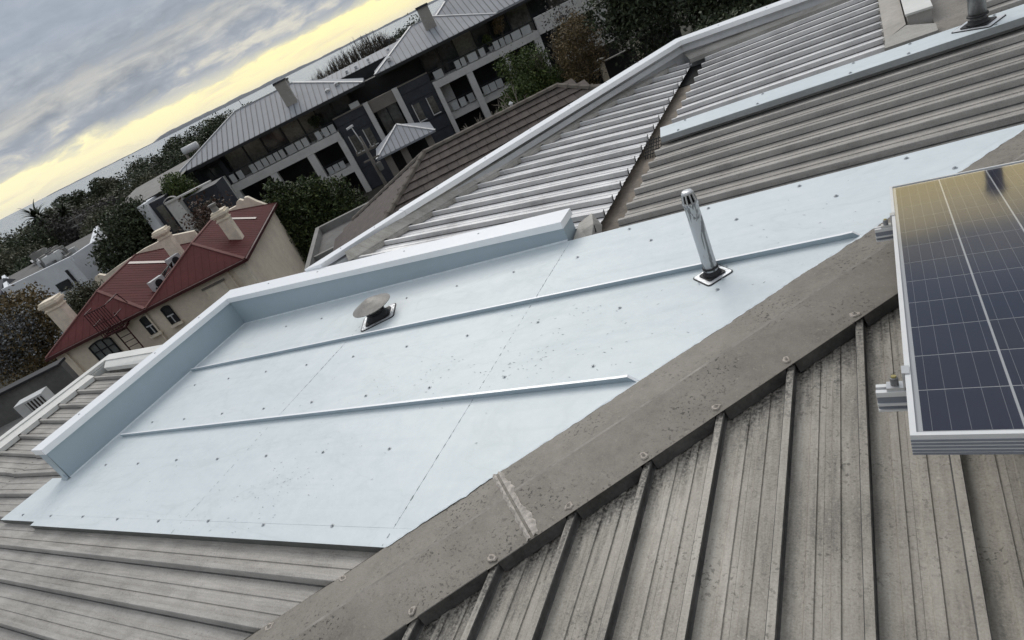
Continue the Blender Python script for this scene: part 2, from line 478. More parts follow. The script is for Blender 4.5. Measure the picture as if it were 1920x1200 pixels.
leaf('leaf_dark', (0.041, 0.054, 0.030), (0.081, 0.101, 0.049))
leaf('leaf_green', (0.052, 0.081, 0.022), (0.123, 0.151, 0.043))
leaf('leaf_conifer', (0.032, 0.050, 0.017), (0.105, 0.130, 0.040))
leaf('leaf_olive', (0.074, 0.078, 0.049), (0.135, 0.135, 0.081))
leaf('leaf_brown', (0.128, 0.097, 0.049), (0.257, 0.189, 0.095))
leaf('leaf_grey', (0.075, 0.070, 0.066), (0.120, 0.110, 0.102))
leaf('leaf_palm', (0.026, 0.036, 0.020), (0.060, 0.075, 0.038))
leaf('leaf_pale', (0.180, 0.190, 0.195), (0.340, 0.350, 0.360))
leaf('leaf_red', (0.060, 0.034, 0.026), (0.110, 0.070, 0.048))


def sea_mat():
    ma, N, b, out = new_mat('sea_water')
    co = N.n('ShaderNodeTexCoord').outputs['Object']
    b.inputs['Base Color'].default_value = (0.30, 0.345, 0.375, 1)
    b.inputs['Roughness'].default_value = 0.22
    b.inputs['IOR'].default_value = 1.33
    bp = N.n('ShaderNodeBump')
    bp.inputs['Strength'].default_value = 0.25
    bp.inputs['Distance'].default_value = 0.4
    N.l(N.noise(N.mapping(co, scale=(0.05, 0.12, 1)), 1.0, 5, 0.6), bp.inputs['Height'])
    N.l(bp.outputs[0], b.inputs['Normal'])


sea_mat()


# ------------------------------------------------------------------ mesh helpers
class MB:
    def __init__(self):
        self.v = []
        self.f = []
    def add(self, vs, fs):
        o = len(self.v)
        self.v += [tuple(p) for p in vs]
        self.f += [tuple(i+o for i in f) for f in fs]
        return self
    def face(self, *pts):
        return self.add(pts, [tuple(range(len(pts)))])
    def box(self, x0, x1, y0, y1, z0, z1):
        vs = [(x, y, z) for z in (z0, z1) for y in (y0, y1) for x in (x0, x1)]
        return self.add(vs, [(0, 2, 3, 1), (4, 5, 7, 6), (0, 1, 5, 4), (2, 6, 7, 3), (0, 4, 6, 2), (1, 3, 7, 5)])
    def prism(self, poly, z0, z1):
        """poly: plan points counter-clockwise; z0/z1 numbers or functions of (x, y)"""
        f0 = z0 if callable(z0) else (lambda x, y: z0)
        f1 = z1 if callable(z1) else (lambda x, y: z1)
        n = len(poly)
        vs = [(x, y, f0(x, y)) for x, y in poly] + [(x, y, f1(x, y)) for x, y in poly]
        fs = [tuple(range(n-1, -1, -1)), tuple(range(n, 2*n))]
        fs += [(i, (i+1) % n, n+(i+1) % n, n+i) for i in range(n)]
        return self.add(vs, fs)
    def tube(self, p0, p1, r0, r1=None, n=8, caps=True):
        r1 = r0 if r1 is None else r1
        a = Vector(p0); b = Vector(p1); d = b-a
        if d.length < 1e-6:
            return self
        d.normalize()
        e = d.orthogonal().normalized(); g = d.cross(e)
        vs = []
        for p, r in ((a, r0), (b, r1)):
            for k in range(n):
                t = 2*pi*k/n
                vs.append(p + e*(r*cos(t)) + g*(r*sin(t)))
        fs = [(k, (k+1) % n, n+(k+1) % n, n+k) for k in range(n)]
        if caps:
            fs += [tuple(range(n-1, -1, -1)), tuple(range(n, 2*n))]
        return self.add(vs, fs)
    def lathe(self, prof, c=(0, 0, 0), n=24, tilt=None):
        vs = []
        for r, z in prof:
            for k in range(n):
                t = 2*pi*k/n
                vs.append((c[0]+r*cos(t), c[1]+r*sin(t), c[2]+z))
        fs = []
        for i in range(len(prof)-1):
            for k in range(n):
                fs.append((i*n+k, i*n+(k+1) % n, (i+1)*n+(k+1) % n, (i+1)*n+k))
        fs.append(tuple(range(n-1, -1, -1)))
        fs.append(tuple((len(prof)-1)*n+k for k in range(n)))
        return self.add(vs, fs)
    def bar(self, p0, p1, w, h=None, upv=(0, 0, 1)):
        """rectangular bar between two points, w across, h along upv"""
        h = w if h is None else h
        a = Vector(p0); b = Vector(p1); d = (b-a).normalized()
        s = d.cross(Vector(upv))
        if s.length < 1e-5:
            s = d.orthogonal()
        s.normalize(); q = s.cross(d).normalized()
        vs = []
        for p in (a, b):
            for i, j in ((-1, -1), (1, -1), (1, 1), (-1, 1)):
                vs.append(p + s*(i*w/2) + q*(j*h/2))
        return self.add(vs, [(0, 1, 2, 3), (7, 6, 5, 4), (0, 4, 5, 1), (1, 5, 6, 2), (2, 6, 7, 3), (3, 7, 4, 0)])
    def mesh(self, name, mat, off=(0, 0, 0)):
        me = bpy.data.meshes.new(name)
        vs = [(p[0]-off[0], p[1]-off[1], p[2]-off[2]) for p in self.v]
        me.from_pydata(vs, [], self.f)
        me.materials.append(MATS[mat])
        me.update()
        return me
    def build(self, name, mat, parent=None, off=(0, 0, 0), smooth=False):
        me = self.mesh(name, mat, off)
        if smooth:
            for p in me.polygons:
                p.use_smooth = True
        o = bpy.data.objects.new(name, me)
        COL.objects.link(o)
        if parent is None:
            o.location = off
        else:
            o.parent = parent
        return o


def tag(o, label=None, cat=None, group=None, kind=None):
    if label: o['label'] = label
    if cat: o['category'] = cat
    if group: o['group'] = group
    if kind: o['kind'] = kind
    return o


def empty(name, loc, rz=0.0, label=None, cat=None, group=None):
    o = bpy.data.objects.new(name, None)
    COL.objects.link(o)
    o.location = loc
    o.rotation_euler = (0, 0, rz)
    o.empty_display_size = 0.3
    return tag(o, label, cat, group)


def inst(name, me, parent, loc, rot=(0, 0, 0), scale=(1, 1, 1)):
    o = bpy.data.objects.new(name, me)
    COL.objects.link(o)
    o.parent = parent
    o.location = loc
    o.rotation_euler = rot
    o.scale = scale
    return o


def clip(poly, a, b, c):
    """keep the side a*x + b*y <= c of a plan polygon"""
    out = []
    n = len(poly)
    for i in range(n):
        p, q = poly[i], poly[(i+1) % n]
        dp = a*p[0]+b*p[1]-c; dq = a*q[0]+b*q[1]-c
        if dp <= 0: out.append(p)
        if dp*dq < 0:
            t = dp/(dp-dq)
            out.append((p[0]+(q[0]-p[0])*t, p[1]+(q[1]-p[1])*t))
    return out


# roof planes (height of rib tops). x east, y north
HIP = -2.76
Z1 = lambda x, y=0: HC-1.6+T*x                          # falls west from the hip
Z3 = lambda x, y: HC-1.6+T*(y+HIP)                      # falls south from the hip
Z2 = lambda x, y=0: HC-1.66+T*(-1.78-x)                 # rises west from the box gutter
ZD = lambda x, y=0: HC-1.879+T*(-7.987-x)               # rises west to the far kerb
RIB = 0.232
RH = 0.043

# ------------------------------------------------------------------ ground, sea, hills
GA = -YAW                                               # street grid runs across the view


def G(u, v, z=0.0):
    """street-grid coordinates: u right, v away from the camera"""
    return (u*cos(YAW)+v*sin(YAW), -u*sin(YAW)+v*cos(YAW), z)


b = MB()
gx = [-420, -300, -200, -120, -60, 0, 60, 120, 200, 300, 420]
gy = [-250, -120, -40, 0, 40, 80, 120, 160, 200, 230, 250, 262]
for iu, u in enumerate(gx):
    for v in gy:
        e = max(0.0, (v-225)/37.0)
        b.v.append((u, v+6*sin(u*0.02), -10.5*e*e + (0.15*sin(u*0.07+v*0.05) if v > 70 else 0)))
nv = len(gy)
for i in range(len(gx)-1):
    for j in range(nv-1):
        b.f.append((i*nv+j, (i+1)*nv+j, (i+1)*nv+j+1, i*nv+j+1))
o = b.build('ground', 'earth'); o.rotation_euler = (0, 0, GA); tag(o, kind='structure')
b = MB()
b.box(-30, 34, 33, 47.5, 0.004, 0.010)
o = b.build('driveway', 'asphalt'); o.rotation_euler = (0, 0, GA); tag(o, kind='structure')
b = MB()
b.face((-42000, 240, 0), (42000, 240, 0), (42000, 42000, 0), (-42000, 42000, 0))
o = b.build('sea', 'sea_water'); o.location = (0, 0, -9.0); o.rotation_euler = (0, 0, GA); tag(o, kind='structure')
# far ranges across the bay
b = MB()
pts = []
for k in range(141):
    u = -9500 + 130*k
    s = u/19000
    h = 24
    h += 62*math.exp(-((s+0.318)/0.018)**2)+64*math.exp(-((s+0.275)/0.03)**2)+52*math.exp(-((s+0.215)/0.035)**2)+48*math.exp(-((s+0.14)/0.05)**2)
    h += 20*math.exp(-((s+0.02)/0.06)**2)+22*math.exp(-((s-0.10)/0.05)**2)
    h += 6*sin(k*0.9)+4*sin(k*2.3+1)
    if s < -0.335: h = 10+3*sin(k*1.3)
    pts.append((u, max(h, 6)))
for u, h in pts:
    b.v += [(u, 18600, -30), (u, 18800, h*0.45), (u, 19200, h), (u, 20200, -30)]
for k in range(len(pts)-1):
    for j in range(3):
        b.f.append((4*k+j, 4*k+4+j, 4*k+5+j, 4*k+1+j))
o = b.build('hills', 'hill_rock', smooth=True); o.rotation_euler = (0, 0, GA); tag(o, kind='structure')
# low wooded spit in the bay
b = MB()
for k in range(41):
    u = 8 + 48*k/40
    h = (3.5+3.2*abs(sin(k*1.7))+2*abs(sin(k*0.61)))*min(1, k/5, (40-k)/5)
    b.v += [(u, 888, -10), (u, 892, -9+h), (u, 900, -9+h*0.9), (u, 905, -10)]
for k in range(40):
    for j in range(3):
        b.f.append((4*k+j, 4*k+4+j, 4*k+5+j, 4*k+1+j))
o = b.build('spit', 'hill_rock'); o.rotation_euler = (0, 0, GA); tag(o, kind='structure')


# ------------------------------------------------------------------ the roof we stand on
ROOT = (-2.0, 1.5, 0.0)
roof = empty('roofed_building', ROOT, 0, 'building under us with weathered grey brown ribbed metal roof and wide hip capping', 'building')

PROF = [(-0.116, 0), (-0.0975, 0), (-0.0945, 0.0052), (-0.0715, 0.0052), (-0.0685, 0), (-0.0150, 0), (-0.0105, 0.006), (-0.0105, 0.028), (-0.0140, 0.033), (-0.0140, 0.040), (-0.0115, RH),
        (0.0115, RH), (0.0140, 0.040), (0.0140, 0.033), (0.0105, 0.028), (0.0105, 0.006), (0.0150, 0), (0.0685, 0), (0.0715, 0.0052), (0.0945, 0.0052), (0.0975, 0), (0.1158, 0)]


PROFX = [(-0.116, 0), (-0.0975, 0), (-0.0945, 0.0052), (-0.0715, 0.0052), (-0.0685, 0), (-0.0200, 0), (-0.0155, 0.007), (-0.0148, 0.028), (-0.0142, 0.034), (-0.0138, 0.040), (-0.0115, RH),
         (0.0115, RH), (0.0138, 0.040), (0.0142, 0.034), (0.0148, 0.028), (0.0155, 0.007), (0.0200, 0), (0.0685, 0), (0.0715, 0.0052), (0.0945, 0.0052), (0.0975, 0), (0.1158, 0)]


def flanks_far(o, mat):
    """grime and painted crease shade, only in the corner at the foot of each rib"""
    o.data.materials.append(MATS['rib_grime_shade']); o.data.materials.append(MATS[mat])
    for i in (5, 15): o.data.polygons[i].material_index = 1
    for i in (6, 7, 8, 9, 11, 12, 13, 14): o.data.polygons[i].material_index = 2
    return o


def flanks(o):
    """the sides of the ribs are dark with grime and with side shading put into the colour"""
    o.data.materials.append(MATS['rib_grime_shade'])
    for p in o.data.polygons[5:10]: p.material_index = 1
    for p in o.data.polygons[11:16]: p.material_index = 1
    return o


def sheet_x(r, x0f, x1f, zf, mat, parent=roof, lo=-1, hi=1):
    """one pan-and-rib strip running east-west with its rib at y = r"""
    b = MB()
    pr = [p for p in PROFX if lo*0.1161 <= p[0] <= hi*0.1161]
    for dy, dz in pr:
        y = r+dy
        for x in (x0f(y), x1f(y)):
            b.v.append((x, y, zf(x, y)-RH+dz))
    for i in range(len(pr)-1):
        b.f.append((2*i, 2*i+1, 2*i+3, 2*i+2))
    # rib end closures
    i0 = [i for i, p in enumerate(pr) if abs(p[0]) <= 0.0271]
    if len(i0) >= 6:
        b.f.append(tuple(2*i for i in i0)); b.f.append(tuple(2*i+1 for i in i0[::-1]))
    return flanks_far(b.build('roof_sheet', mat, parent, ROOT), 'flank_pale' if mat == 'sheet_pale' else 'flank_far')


def sheet_y(r, y0f, y1f, zf, mat, parent=roof):
    b = MB()
    for dx_, dz in PROF:
        x = r+dx_
        for y in (y0f(x), y1f(x)):
            b.v.append((x, y, zf(x, y)-RH+dz))
    for i in range(len(PROF)-1):
        b.f.append((2*i+1, 2*i, 2*i+2, 2*i+3))
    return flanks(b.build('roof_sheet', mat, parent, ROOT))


XV = -7.16
for k in range(-8, 2):                                   # south-west slope below the pale patch
    r = 0.955+RIB*k
    sheet_x(r, lambda y: XV, lambda y: y-2.86, Z1, 'sheet_far')
for k in range(2, 10):                                   # strip between the far kerb valley and the pale upstand
    r = 0.955+RIB*k
    sheet_x(r, lambda y: XV, lambda y: -5.80, Z1, 'sheet_far')
for k in range(-8, 10):                                  # short fall from the west kerb
    r = 0.955+RIB*k+0.01
    sheet_x(r, lambda y: -8.02, lambda y: XV, ZD, 'sheet_far')
for k in range(11, 19):                                  # slope north of the patch, draining to the box gutter
    r = 0.955+RIB*k
    sheet_x(r, lambda y: -1.62, lambda y: y-2.86, Z1, 'sheet_far')
for k in range(19, 29):                                  # beyond the cover strip
    r = 0.955+RIB*k
    sheet_x(r, lambda y: -1.62, lambda y: 0.03, Z1, 'sheet_pale')
for k in range(19, 29):
    r = 0.955+RIB*k
    sheet_x(r, lambda y: 0.57, lambda y: 3.2, Z1, 'sheet_far')
DG = lambda y: -3.98+(y-4.14)*0.611                      # foot of the diagonal parapet
for k in range(0, 16):                                   # slope west of the box gutter
    r = 3.913+RIB*k
    sheet_x(r, lambda y: DG(y)-0.06, lambda y: -1.78, Z2, 'sheet_pale')
for k in range(-7, 9):                                   # near slope
    r = -0.194+0.2325*k
    sheet_y(r, lambda x: -1.6, lambda x: x+2.66, Z3, 'sheet_near')

# ---- hip capping
SQ = sqrt(0.5)


def hp(s, d, dz):
    """point on the capping: s = x of the crease, d = offset to the right of it"""
    x = s+d*SQ; y = s-HIP-d*SQ
    z = Z1(x) if d <= 0 else Z3(x, y)
    return (x, y, z+dz)


DW, DE = -0.177, 0.240
CH = lambda d: 0.019*((1-d/DW) if d < 0 else (1-d/DE))
for i, (s0, s1, dz) in enumerate(((-3.9, -1.395, 0.009), (-1.415, 2.4, 0.0125))):
    b = MB()
    n = 24
    for k in range(n+1):
        s = s0+(s1-s0)*k/n
        w = 0.0012*sin(k*1.9+i)
        for d, h in ((DW, dz+w), (DW*0.5, dz+0.0105), (-0.006, dz+0.019), (0.006, dz+0.019), (DE*0.5, dz+0.010+w), (DE, dz)):
            b.v.append(hp(s, d, h))
    for k in range(n):
        for j in range(5):
            b.f.append((6*k+j, 6*k+j+1, 6*k+7+j, 6*k+6+j))
    capo = b.build('hip_capping', 'hip_metal', roof, ROOT)
    capo.data.materials.append(MATS['fold_pale'])          # a paler strip along the fold
    for i_ in range(2, len(capo.data.polygons), 5): capo.data.polygons[i_].material_index = 1
    if i == 0: cap0 = capo
    else: cap1 = capo
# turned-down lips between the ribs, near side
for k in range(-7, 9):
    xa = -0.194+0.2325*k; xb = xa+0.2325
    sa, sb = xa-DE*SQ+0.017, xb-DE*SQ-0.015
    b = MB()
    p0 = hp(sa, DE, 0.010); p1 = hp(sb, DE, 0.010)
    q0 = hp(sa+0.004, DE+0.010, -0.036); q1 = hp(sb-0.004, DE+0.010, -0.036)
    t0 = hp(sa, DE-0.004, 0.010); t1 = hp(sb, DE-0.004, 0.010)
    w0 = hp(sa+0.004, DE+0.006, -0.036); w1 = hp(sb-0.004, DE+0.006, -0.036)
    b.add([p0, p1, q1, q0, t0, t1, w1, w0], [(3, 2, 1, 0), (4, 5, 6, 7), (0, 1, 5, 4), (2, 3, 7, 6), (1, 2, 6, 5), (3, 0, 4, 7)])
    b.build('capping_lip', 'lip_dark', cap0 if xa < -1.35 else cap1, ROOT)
# far side lips over the south-west slope
for k in range(-9, 1):
    ya = 0.955+RIB*k; yb = ya+RIB
    if yb > 1.11: yb = 1.10
    b = MB()
    pa = (ya+HIP+DW*2*SQ, ya); pb = (yb+HIP+DW*2*SQ, yb)
    pts = []
    for (x, y), e in ((pa, 0.016), (pb, -0.016)):
        pts.append((x+e, y+e, Z1(x)+0.010)); pts.append((x+e-0.008, y+e+0.006, Z1(x)-0.036))
    b.add([pts[0], pts[2], pts[3], pts[1]], [(0, 1, 2, 3)])
    b.build('capping_lip', 'hip_metal', cap0, ROOT)


def blob_mesh(name, mat, r, h, seed, n=14):
    rr = random.Random(seed)
    b = MB()
    ring = [r*(0.75+0.45*rr.random()) for _ in range(n)]
    for f, z in ((1.0, 0.0), (0.85, h*0.6), (0.55, h*0.75), (0.42, h*0.6), (0.22, h*1.5), (0.1, h*1.7)):
        for k in range(n):
            t = 2*pi*k/n
            b.v.append((ring[k]*f*cos(t), ring[k]*f*sin(t), z*(0.8+0.4*rr.random())))
    for i in range(5):
        for k in range(n):
            b.f.append((i*n+k, i*n+(k+1) % n, (i+1)*n+(k+1) % n, (i+1)*n+k))
    b.f.append(tuple(5*n+k for k in range(n)))
    return b.mesh(name, mat)


blobs = [blob_mesh('sealant_blob', 'sealant', 0.021, 0.007, s) for s in range(5)]
for k in range(-7, 9):
    xa = -0.194+0.2325*k
    p = hp(xa-DE*SQ-0.004+0.012, DE-0.030, 0.0145)
    inst('sealant_blob', blobs[k % 5], cap0 if xa < -1.35 else cap1, (p[0]-ROOT[0], p[1]-ROOT[1], p[2]-ROOT[2]), (0, 0, k*1.3), (0.95, 0.74, 1))
for k in range(-6, 1):
    y = 0.955+RIB*k
    x = y+HIP+DW*2*SQ+0.03
    inst('sealant_blob', blobs[(k+9) % 5], cap0, (x-ROOT[0], y-0.005-ROOT[1], Z1(x)+0.011-ROOT[2]), (0, 0, k*2.1), (1.1, 0.8, 1))
# sealed joint across the capping
b = MB()
rr = random.Random(5)
n = 34
for side in (-1, 1):
    base = len(b.v)
    for k in range(n+1):
        d = DW*0.98+(DE*0.98-DW*0.98)*k/n
        e0 = side*0.004; prev_e = (0.6*prev_e+0.4*rr.random()) if k else rr.random(); e1 = side*(0.008+0.020*prev_e*(1.4 if side > 0 else 0.7))
        h = 0.0135+0.003*rr.random()
        b.v.append(hp(-1.405+e0, d, CH(d)+0.0150+0.004*rr.random()))
        b.v.append(hp(-1.405+(e0+e1)/2, d, CH(d)+h+0.002+0.005*rr.random()))
        b.v.append(hp(-1.405+e1, d, CH(d)+(0.0135 if side > 0 else 0.0105)))
    for k in range(n):
        for j in range(2):
            q = (base+3*k+j, base+3*k+3+j, base+3*k+4+j, base+3*k+1+j)
            b.f.append(q if side < 0 else q[::-1])
b.build('sealed_joint', 'sealant_old', cap1, ROOT)
# ragged sealant line where the pale patch meets the capping
b = MB()
n = 150
for k in range(n+1):
    s = -1.88+2.36*k/n
    s = -1.775+2.45*k/n
    wv = 0.004+0.007*rr.random()*(1 if rr.random() < 0.7 else 2.0)
    b.v.append(hp(s, DW-0.004-0.004*rr.random(), 0.0075))
    b.v.append(hp(s, DW+0.001, 0.0135+0.002*rr.random()))
    b.v.append(hp(s, DW+wv, 0.0135))
for k in range(n):
    for j in range(2):
        b.f.append((3*k+j, 3*k+3+j, 3*k+4+j, 3*k+1+j))
b.build('sealant_line', 'sealant_white', cap1, ROOT)

# ---- walls of the building below
body = [(-8.08, -5.0), (4.0, -5.0), (4.0, 7.78), (-1.93, 7.78), (-4.69, 3.80), (-4.69, 3.76), (-5.88, 3.76), (-5.88, 3.40), (-8.08, 3.40)]
b = MB(); b.prism(body, 0.0, HC-2.10)
b.build('wall', 'wall_brick', roof, ROOT)

# ---- box gutter
b = MB()
gz = HC-1.765
b.box(-1.88, -1.52, 3.60, 7.62, gz-0.02, gz)
b.build('box_gutter', 'gutter_dirt', roof, ROOT)
b = MB()
b.box(-1.895, -1.88, 3.60, 7.62, gz-0.02, HC-1.703); b.box(-1.52, -1.505, 3.60, 7.62, gz-0.02, HC-1.716)
b.build('gutter_side', 'gutter_dirt', roof, ROOT)
b = MB(); b.box(-1.84, -1.53, 6.90, 7.60, gz+0.002, gz+0.008)
b.build('gutter_outlet', 'black_void', roof, ROOT)
b = MB()
for i in range(7):
    b.tube((-1.76+0.022*i, 5.02, gz), (-1.76+0.022*i, 5.20, gz+0.09+0.02*(i % 2)), 0.004, n=5)
for i in range(5):
    b.tube((-1.765, 5.03+0.04*i, gz+0.03+0.015*i), (-1.615, 5.04+0.04*i, gz+0.035+0.015*i), 0.004, n=5)
b.build('leaf_guard', 'rubber', roof, ROOT)
# turned tabs on the rib ends, shading of the ends put into their black
for k in range(-1, 16):
    y = 3.913+RIB*k
    b = MB()
    z = Z2(-1.78)
    b.add([(-1.778, y-0.006, z-0.04), (-1.778, y+0.007, z-0.04), (-1.772, y+0.003, z+0.012), (-1.772, y-0.002, z+0.014),
           (-1.774, y-0.006, z-0.04), (-1.774, y+0.007, z-0.04), (-1.769, y+0.003, z+0.012), (-1.769, y-0.002, z+0.014)],
          [(0, 1, 2, 3), (7, 6, 5, 4), (0, 3, 7, 4), (1, 5, 6, 2), (3, 2, 6, 7)])
    b.build('rib_tab', 'black_void', roof, ROOT)
# crumpled flashing where the gutter meets the pale upstand
b = MB()
z = HC-1.70
b.add([(-1.93, 3.60, z), (-1.80, 3.60, z-0.03), (-1.76, 3.63, z-0.10), (-1.93, 3.80, z+0.04), (-1.83, 3.84, z+0.075), (-1.77, 3.80, z-0.01), (-1.79, 3.72, z+0.05), (-1.88, 3.70, z+0.02)],
      [(0, 1, 7), (7, 1, 6), (1, 2, 6), (6, 2, 5), (7, 6, 4, 3), (6, 5, 4), (0, 7, 3)])
b.build('crumpled_flashing', 'apron_metal', roof, ROOT)

# ---- diagonal and north parapet with pale capping
ND = np.array([-0.853, 0.521]); TD = np.array([0.521, 0.853])
A0 = np.array([-3.98, 4.14])


def dp(s, d, z):
    p = A0+TD*s+ND*d
    return (p[0], p[1], z)


par = empty('parapet_wall', (-3.3, 5.8, 0), 0, 'long grey parapet with shiny white capping along the far roof edge, bent at a corner', 'parapet')
PO = (-3.3, 5.8, 0)
S0, S1 = -0.47, 3.97
zc0, zc1 = HC-1.495, HC-1.445
lean = lambda s: 0.0
b = MB()                                                 # wall, diagonal run
p0 = dp(S0, 0.12, 0); p3 = dp(S0, 0.225, 0)
b.prism([(-4.485, 3.80), (-1.872, 7.618), (-1.935, 7.785), (-4.70, 3.80)], HC-2.2, lambda x, y: zc0+0.01-(0.06 if x < -4 else 0))
b.build('wall', 'parapet_grey', par, PO)
CI = (-1.862, 7.60); CO_ = (-1.95, 7.80)                 # inner and outer corner of the capping
b = MB(); b.prism([(-1.871, 7.62), (3.3, 7.62), (3.3, 7.785), (-1.934, 7.785)], HC-2.2, zc0+0.01)
b.build('wall', 'parapet_grey', par, PO)




def cap_run(p_in0, p_in1, p_out1, p_out0, name='capping', mat='cap_white', parent=par, off=PO, z0=zc0, z1=zc1):
    poly = [p_in0, p_in1, p_out1, p_out0]
    b = MB(); b.prism(poly, z0, z1)
    return b.build(name, mat, parent, off)


pin = lambda s: tuple(A0+TD*s+ND*0.105)
pout = lambda s: tuple(A0+TD*s+ND*0.245)
sj = 0.33
dip = lambda x, y: -0.062*max(0.0, min(1.0, (-3.95-x)/0.70))       # the capping sinks towards its south-west end
cap_run((-4.50, 3.794), pin(sj-0.0015), pout(sj-0.0015), (-4.725, 3.794), z0=lambda x, y: zc0+dip(x, y), z1=lambda x, y: zc1+dip(x, y))
cap_run(pin(sj+0.0015), CI, CO_, pout(sj+0.0015))
cap_run(CI, (3.3, 7.60), (3.3, 7.80), CO_)
# grey inner moulding under the capping
b = MB()
b.add([dp(S0, 0.119, zc0-0.03), (-1.873, 7.615, zc0-0.03), (-1.852, 7.588, zc0-0.075), dp(S0, 0.085, zc0-0.075), dp(S0, 0.119, zc0-0.085), (-1.873, 7.615, zc0-0.085)], [(3, 2, 1, 0), (4, 5, 2, 3)])
b.build('moulding', 'parapet_grey', par, PO)
b = MB()
b.add([(-1.872, 7.619, zc0-0.03), (3.3, 7.619, zc0-0.03), (3.3, 7.588, zc0-0.075), (-1.852, 7.588, zc0-0.075), (-1.872, 7.619, zc0-0.085), (3.3, 7.619, zc0-0.085)], [(0, 3, 2, 1), (3, 4, 5, 2)])
b.build('moulding', 'parapet_grey', par, PO)
# stepped apron at the foot of the diagonal run, one piece between each pair of ribs
for k in range(0, 16):
    y0 = 3.913+RIB*k; y1 = y0+RIB
    if k == 0: y0 = 3.835
    s0 = (y0-4.14)/TD[1]; s1 = (y1-4.14)/TD[1]
    if s1 > 3.95: s1 = 3.95
    b = MB()
    z0 = Z2(DG(y0)); z1 = Z2(DG(y1))
    a = dp(s0+0.030, 0.02, z0+0.012); c = dp(s1+0.012, 0.02, z1+0.012)
    a2 = dp(s0+0.030, 0.118, z0+0.075); c2 = dp(s1+0.012, 0.118, z1+0.075)
    a3 = dp(s0+0.042, 0.004, z0-0.030); c3 = dp(s1-0.018, 0.004, z1-0.030)
    c1 = dp(s1-0.01, 0.008, z1+0.012)
    # start the top sheet at the rib so that pieces meet
    a = dp(s0-0.02 if k >= 0 else s0, 0.02, z0+0.012)
    a2 = dp(s0+0.012, 0.118, z0+0.075)
    b.add([a, c, c2, a2], [(0, 1, 2, 3)])
    b.add([dp(s0+0.022, 0.02, z0+0.011), c1, c3, a3], [(3, 2, 1, 0)])
    b.build('apron_piece', 'apron_metal', par, PO)
b = MB()                                                 # apron of the north run
b.add([(-1.80, 7.535, HC-1.655), (3.3, 7.535, Z1(3.3)+0.012), (3.3, 7.618, Z1(3.3)+0.05), (-1.86, 7.618, HC-1.60), (-1.80, 7.53, HC-1.70), (3.3, 7.53, Z1(3.3)-0.03)], [(0, 1, 2, 3), (4, 5, 1, 0)])
b.build('apron', 'apron_metal', par, PO)


def screw_mesh(name, r=0.0085, h=0.007):
    b = MB()
    b.lathe([(r*1.35, 0), (r*1.35, 0.0015), (r*0.95, 0.002)], n=10)
    b.lathe([(r*0.72, 0.0018), (r*0.72, h), (r*0.45, h+0.001)], n=6)
    return b.mesh(name, 'screw_metal')


SCREW = screw_mesh('screw')
for s in (-0.35, 0.02, 0.75, 1.35, 1.95, 2.5, 3.05, 3.55):
    p = dp(s, 0.165, zc1)
    inst('screw', SCREW, par, (p[0]-PO[0], p[1]-PO[1], p[2]-PO[2]), scale=(0.8, 0.8, 0.7))
for x in (-1.45, -0.95, -0.4, 0.2, 0.8):
    inst('screw', SCREW, par, (x-PO[0], 7.69-PO[1], zc1-PO[2]), scale=(0.8, 0.8, 0.7))

# ---- west kerb with cream capping
kerb = empty('parapet_kerb', (-8.05, 1.0, 0), 0, 'low kerb with cream white capping at the left roof edge above the red roofed house', 'parapet')
KO = (-8.05, 1.0, 0)
KZ = HC-1.825
b = MB(); b.box(-8.20, -8.08, -2.2, 3.40, HC-2.3, KZ-0.04); b.box(-8.08, -5.91, 3.32, 3.42, HC-2.3, KZ-0.04)
b.build('wall', 'cap_cream', kerb, KO)
b = MB(); b.prism([(-8.10, -2.2), (-8.10, 3.30), (-8.22, 3.43), (-8.22, -2.2)][::-1], KZ-0.035, KZ)
b.build('capping', 'cap_cream', kerb, KO)
b = MB(); b.prism([(-8.10, 3.304), (-5.91, 3.304), (-5.91, 3.434), (-8.22, 3.434)], KZ-0.035, KZ)
b.build('capping', 'cap_cream', kerb, KO)
for k in range(-9, 10):
    y0 = 0.965+RIB*k+0.016; y1 = y0+RIB-0.030
    if y1 > 3.26: continue
    b = MB()
    zt = ZD(-7.99)
    b.add([(-7.985, y0-0.0149, zt+0.012), (-7.985, y1+0.0149, zt+0.012), (-8.098, y1+0.0149, KZ-0.012), (-8.098, y0-0.0149, KZ-0.012)], [(0, 1, 2, 3)])
    b.add([(-7.985, y0, zt+0.010), (-7.985, y1, zt+0.010), (-7.978, y1-0.006, zt-0.032), (-7.978, y0+0.006, zt-0.032)], [(3, 2, 1, 0)])
    b.build('apron_piece', 'cap_cream', kerb, KO)
b = MB()
b.add([(-8.0, 3.20, ZD(-8)+0.012), (-5.9, 3.20, ZD(-7.3)+0.012), (-5.9, 3.303, KZ-0.012), (-8.098, 3.303, KZ-0.012), (-7.97, 3.195, ZD(-8)-0.032), (-5.9, 3.195, ZD(-7.3)-0.032)], [(0, 1, 2, 3), (4, 5, 1, 0)])
b.build('apron_piece', 'cap_cream', kerb, KO)

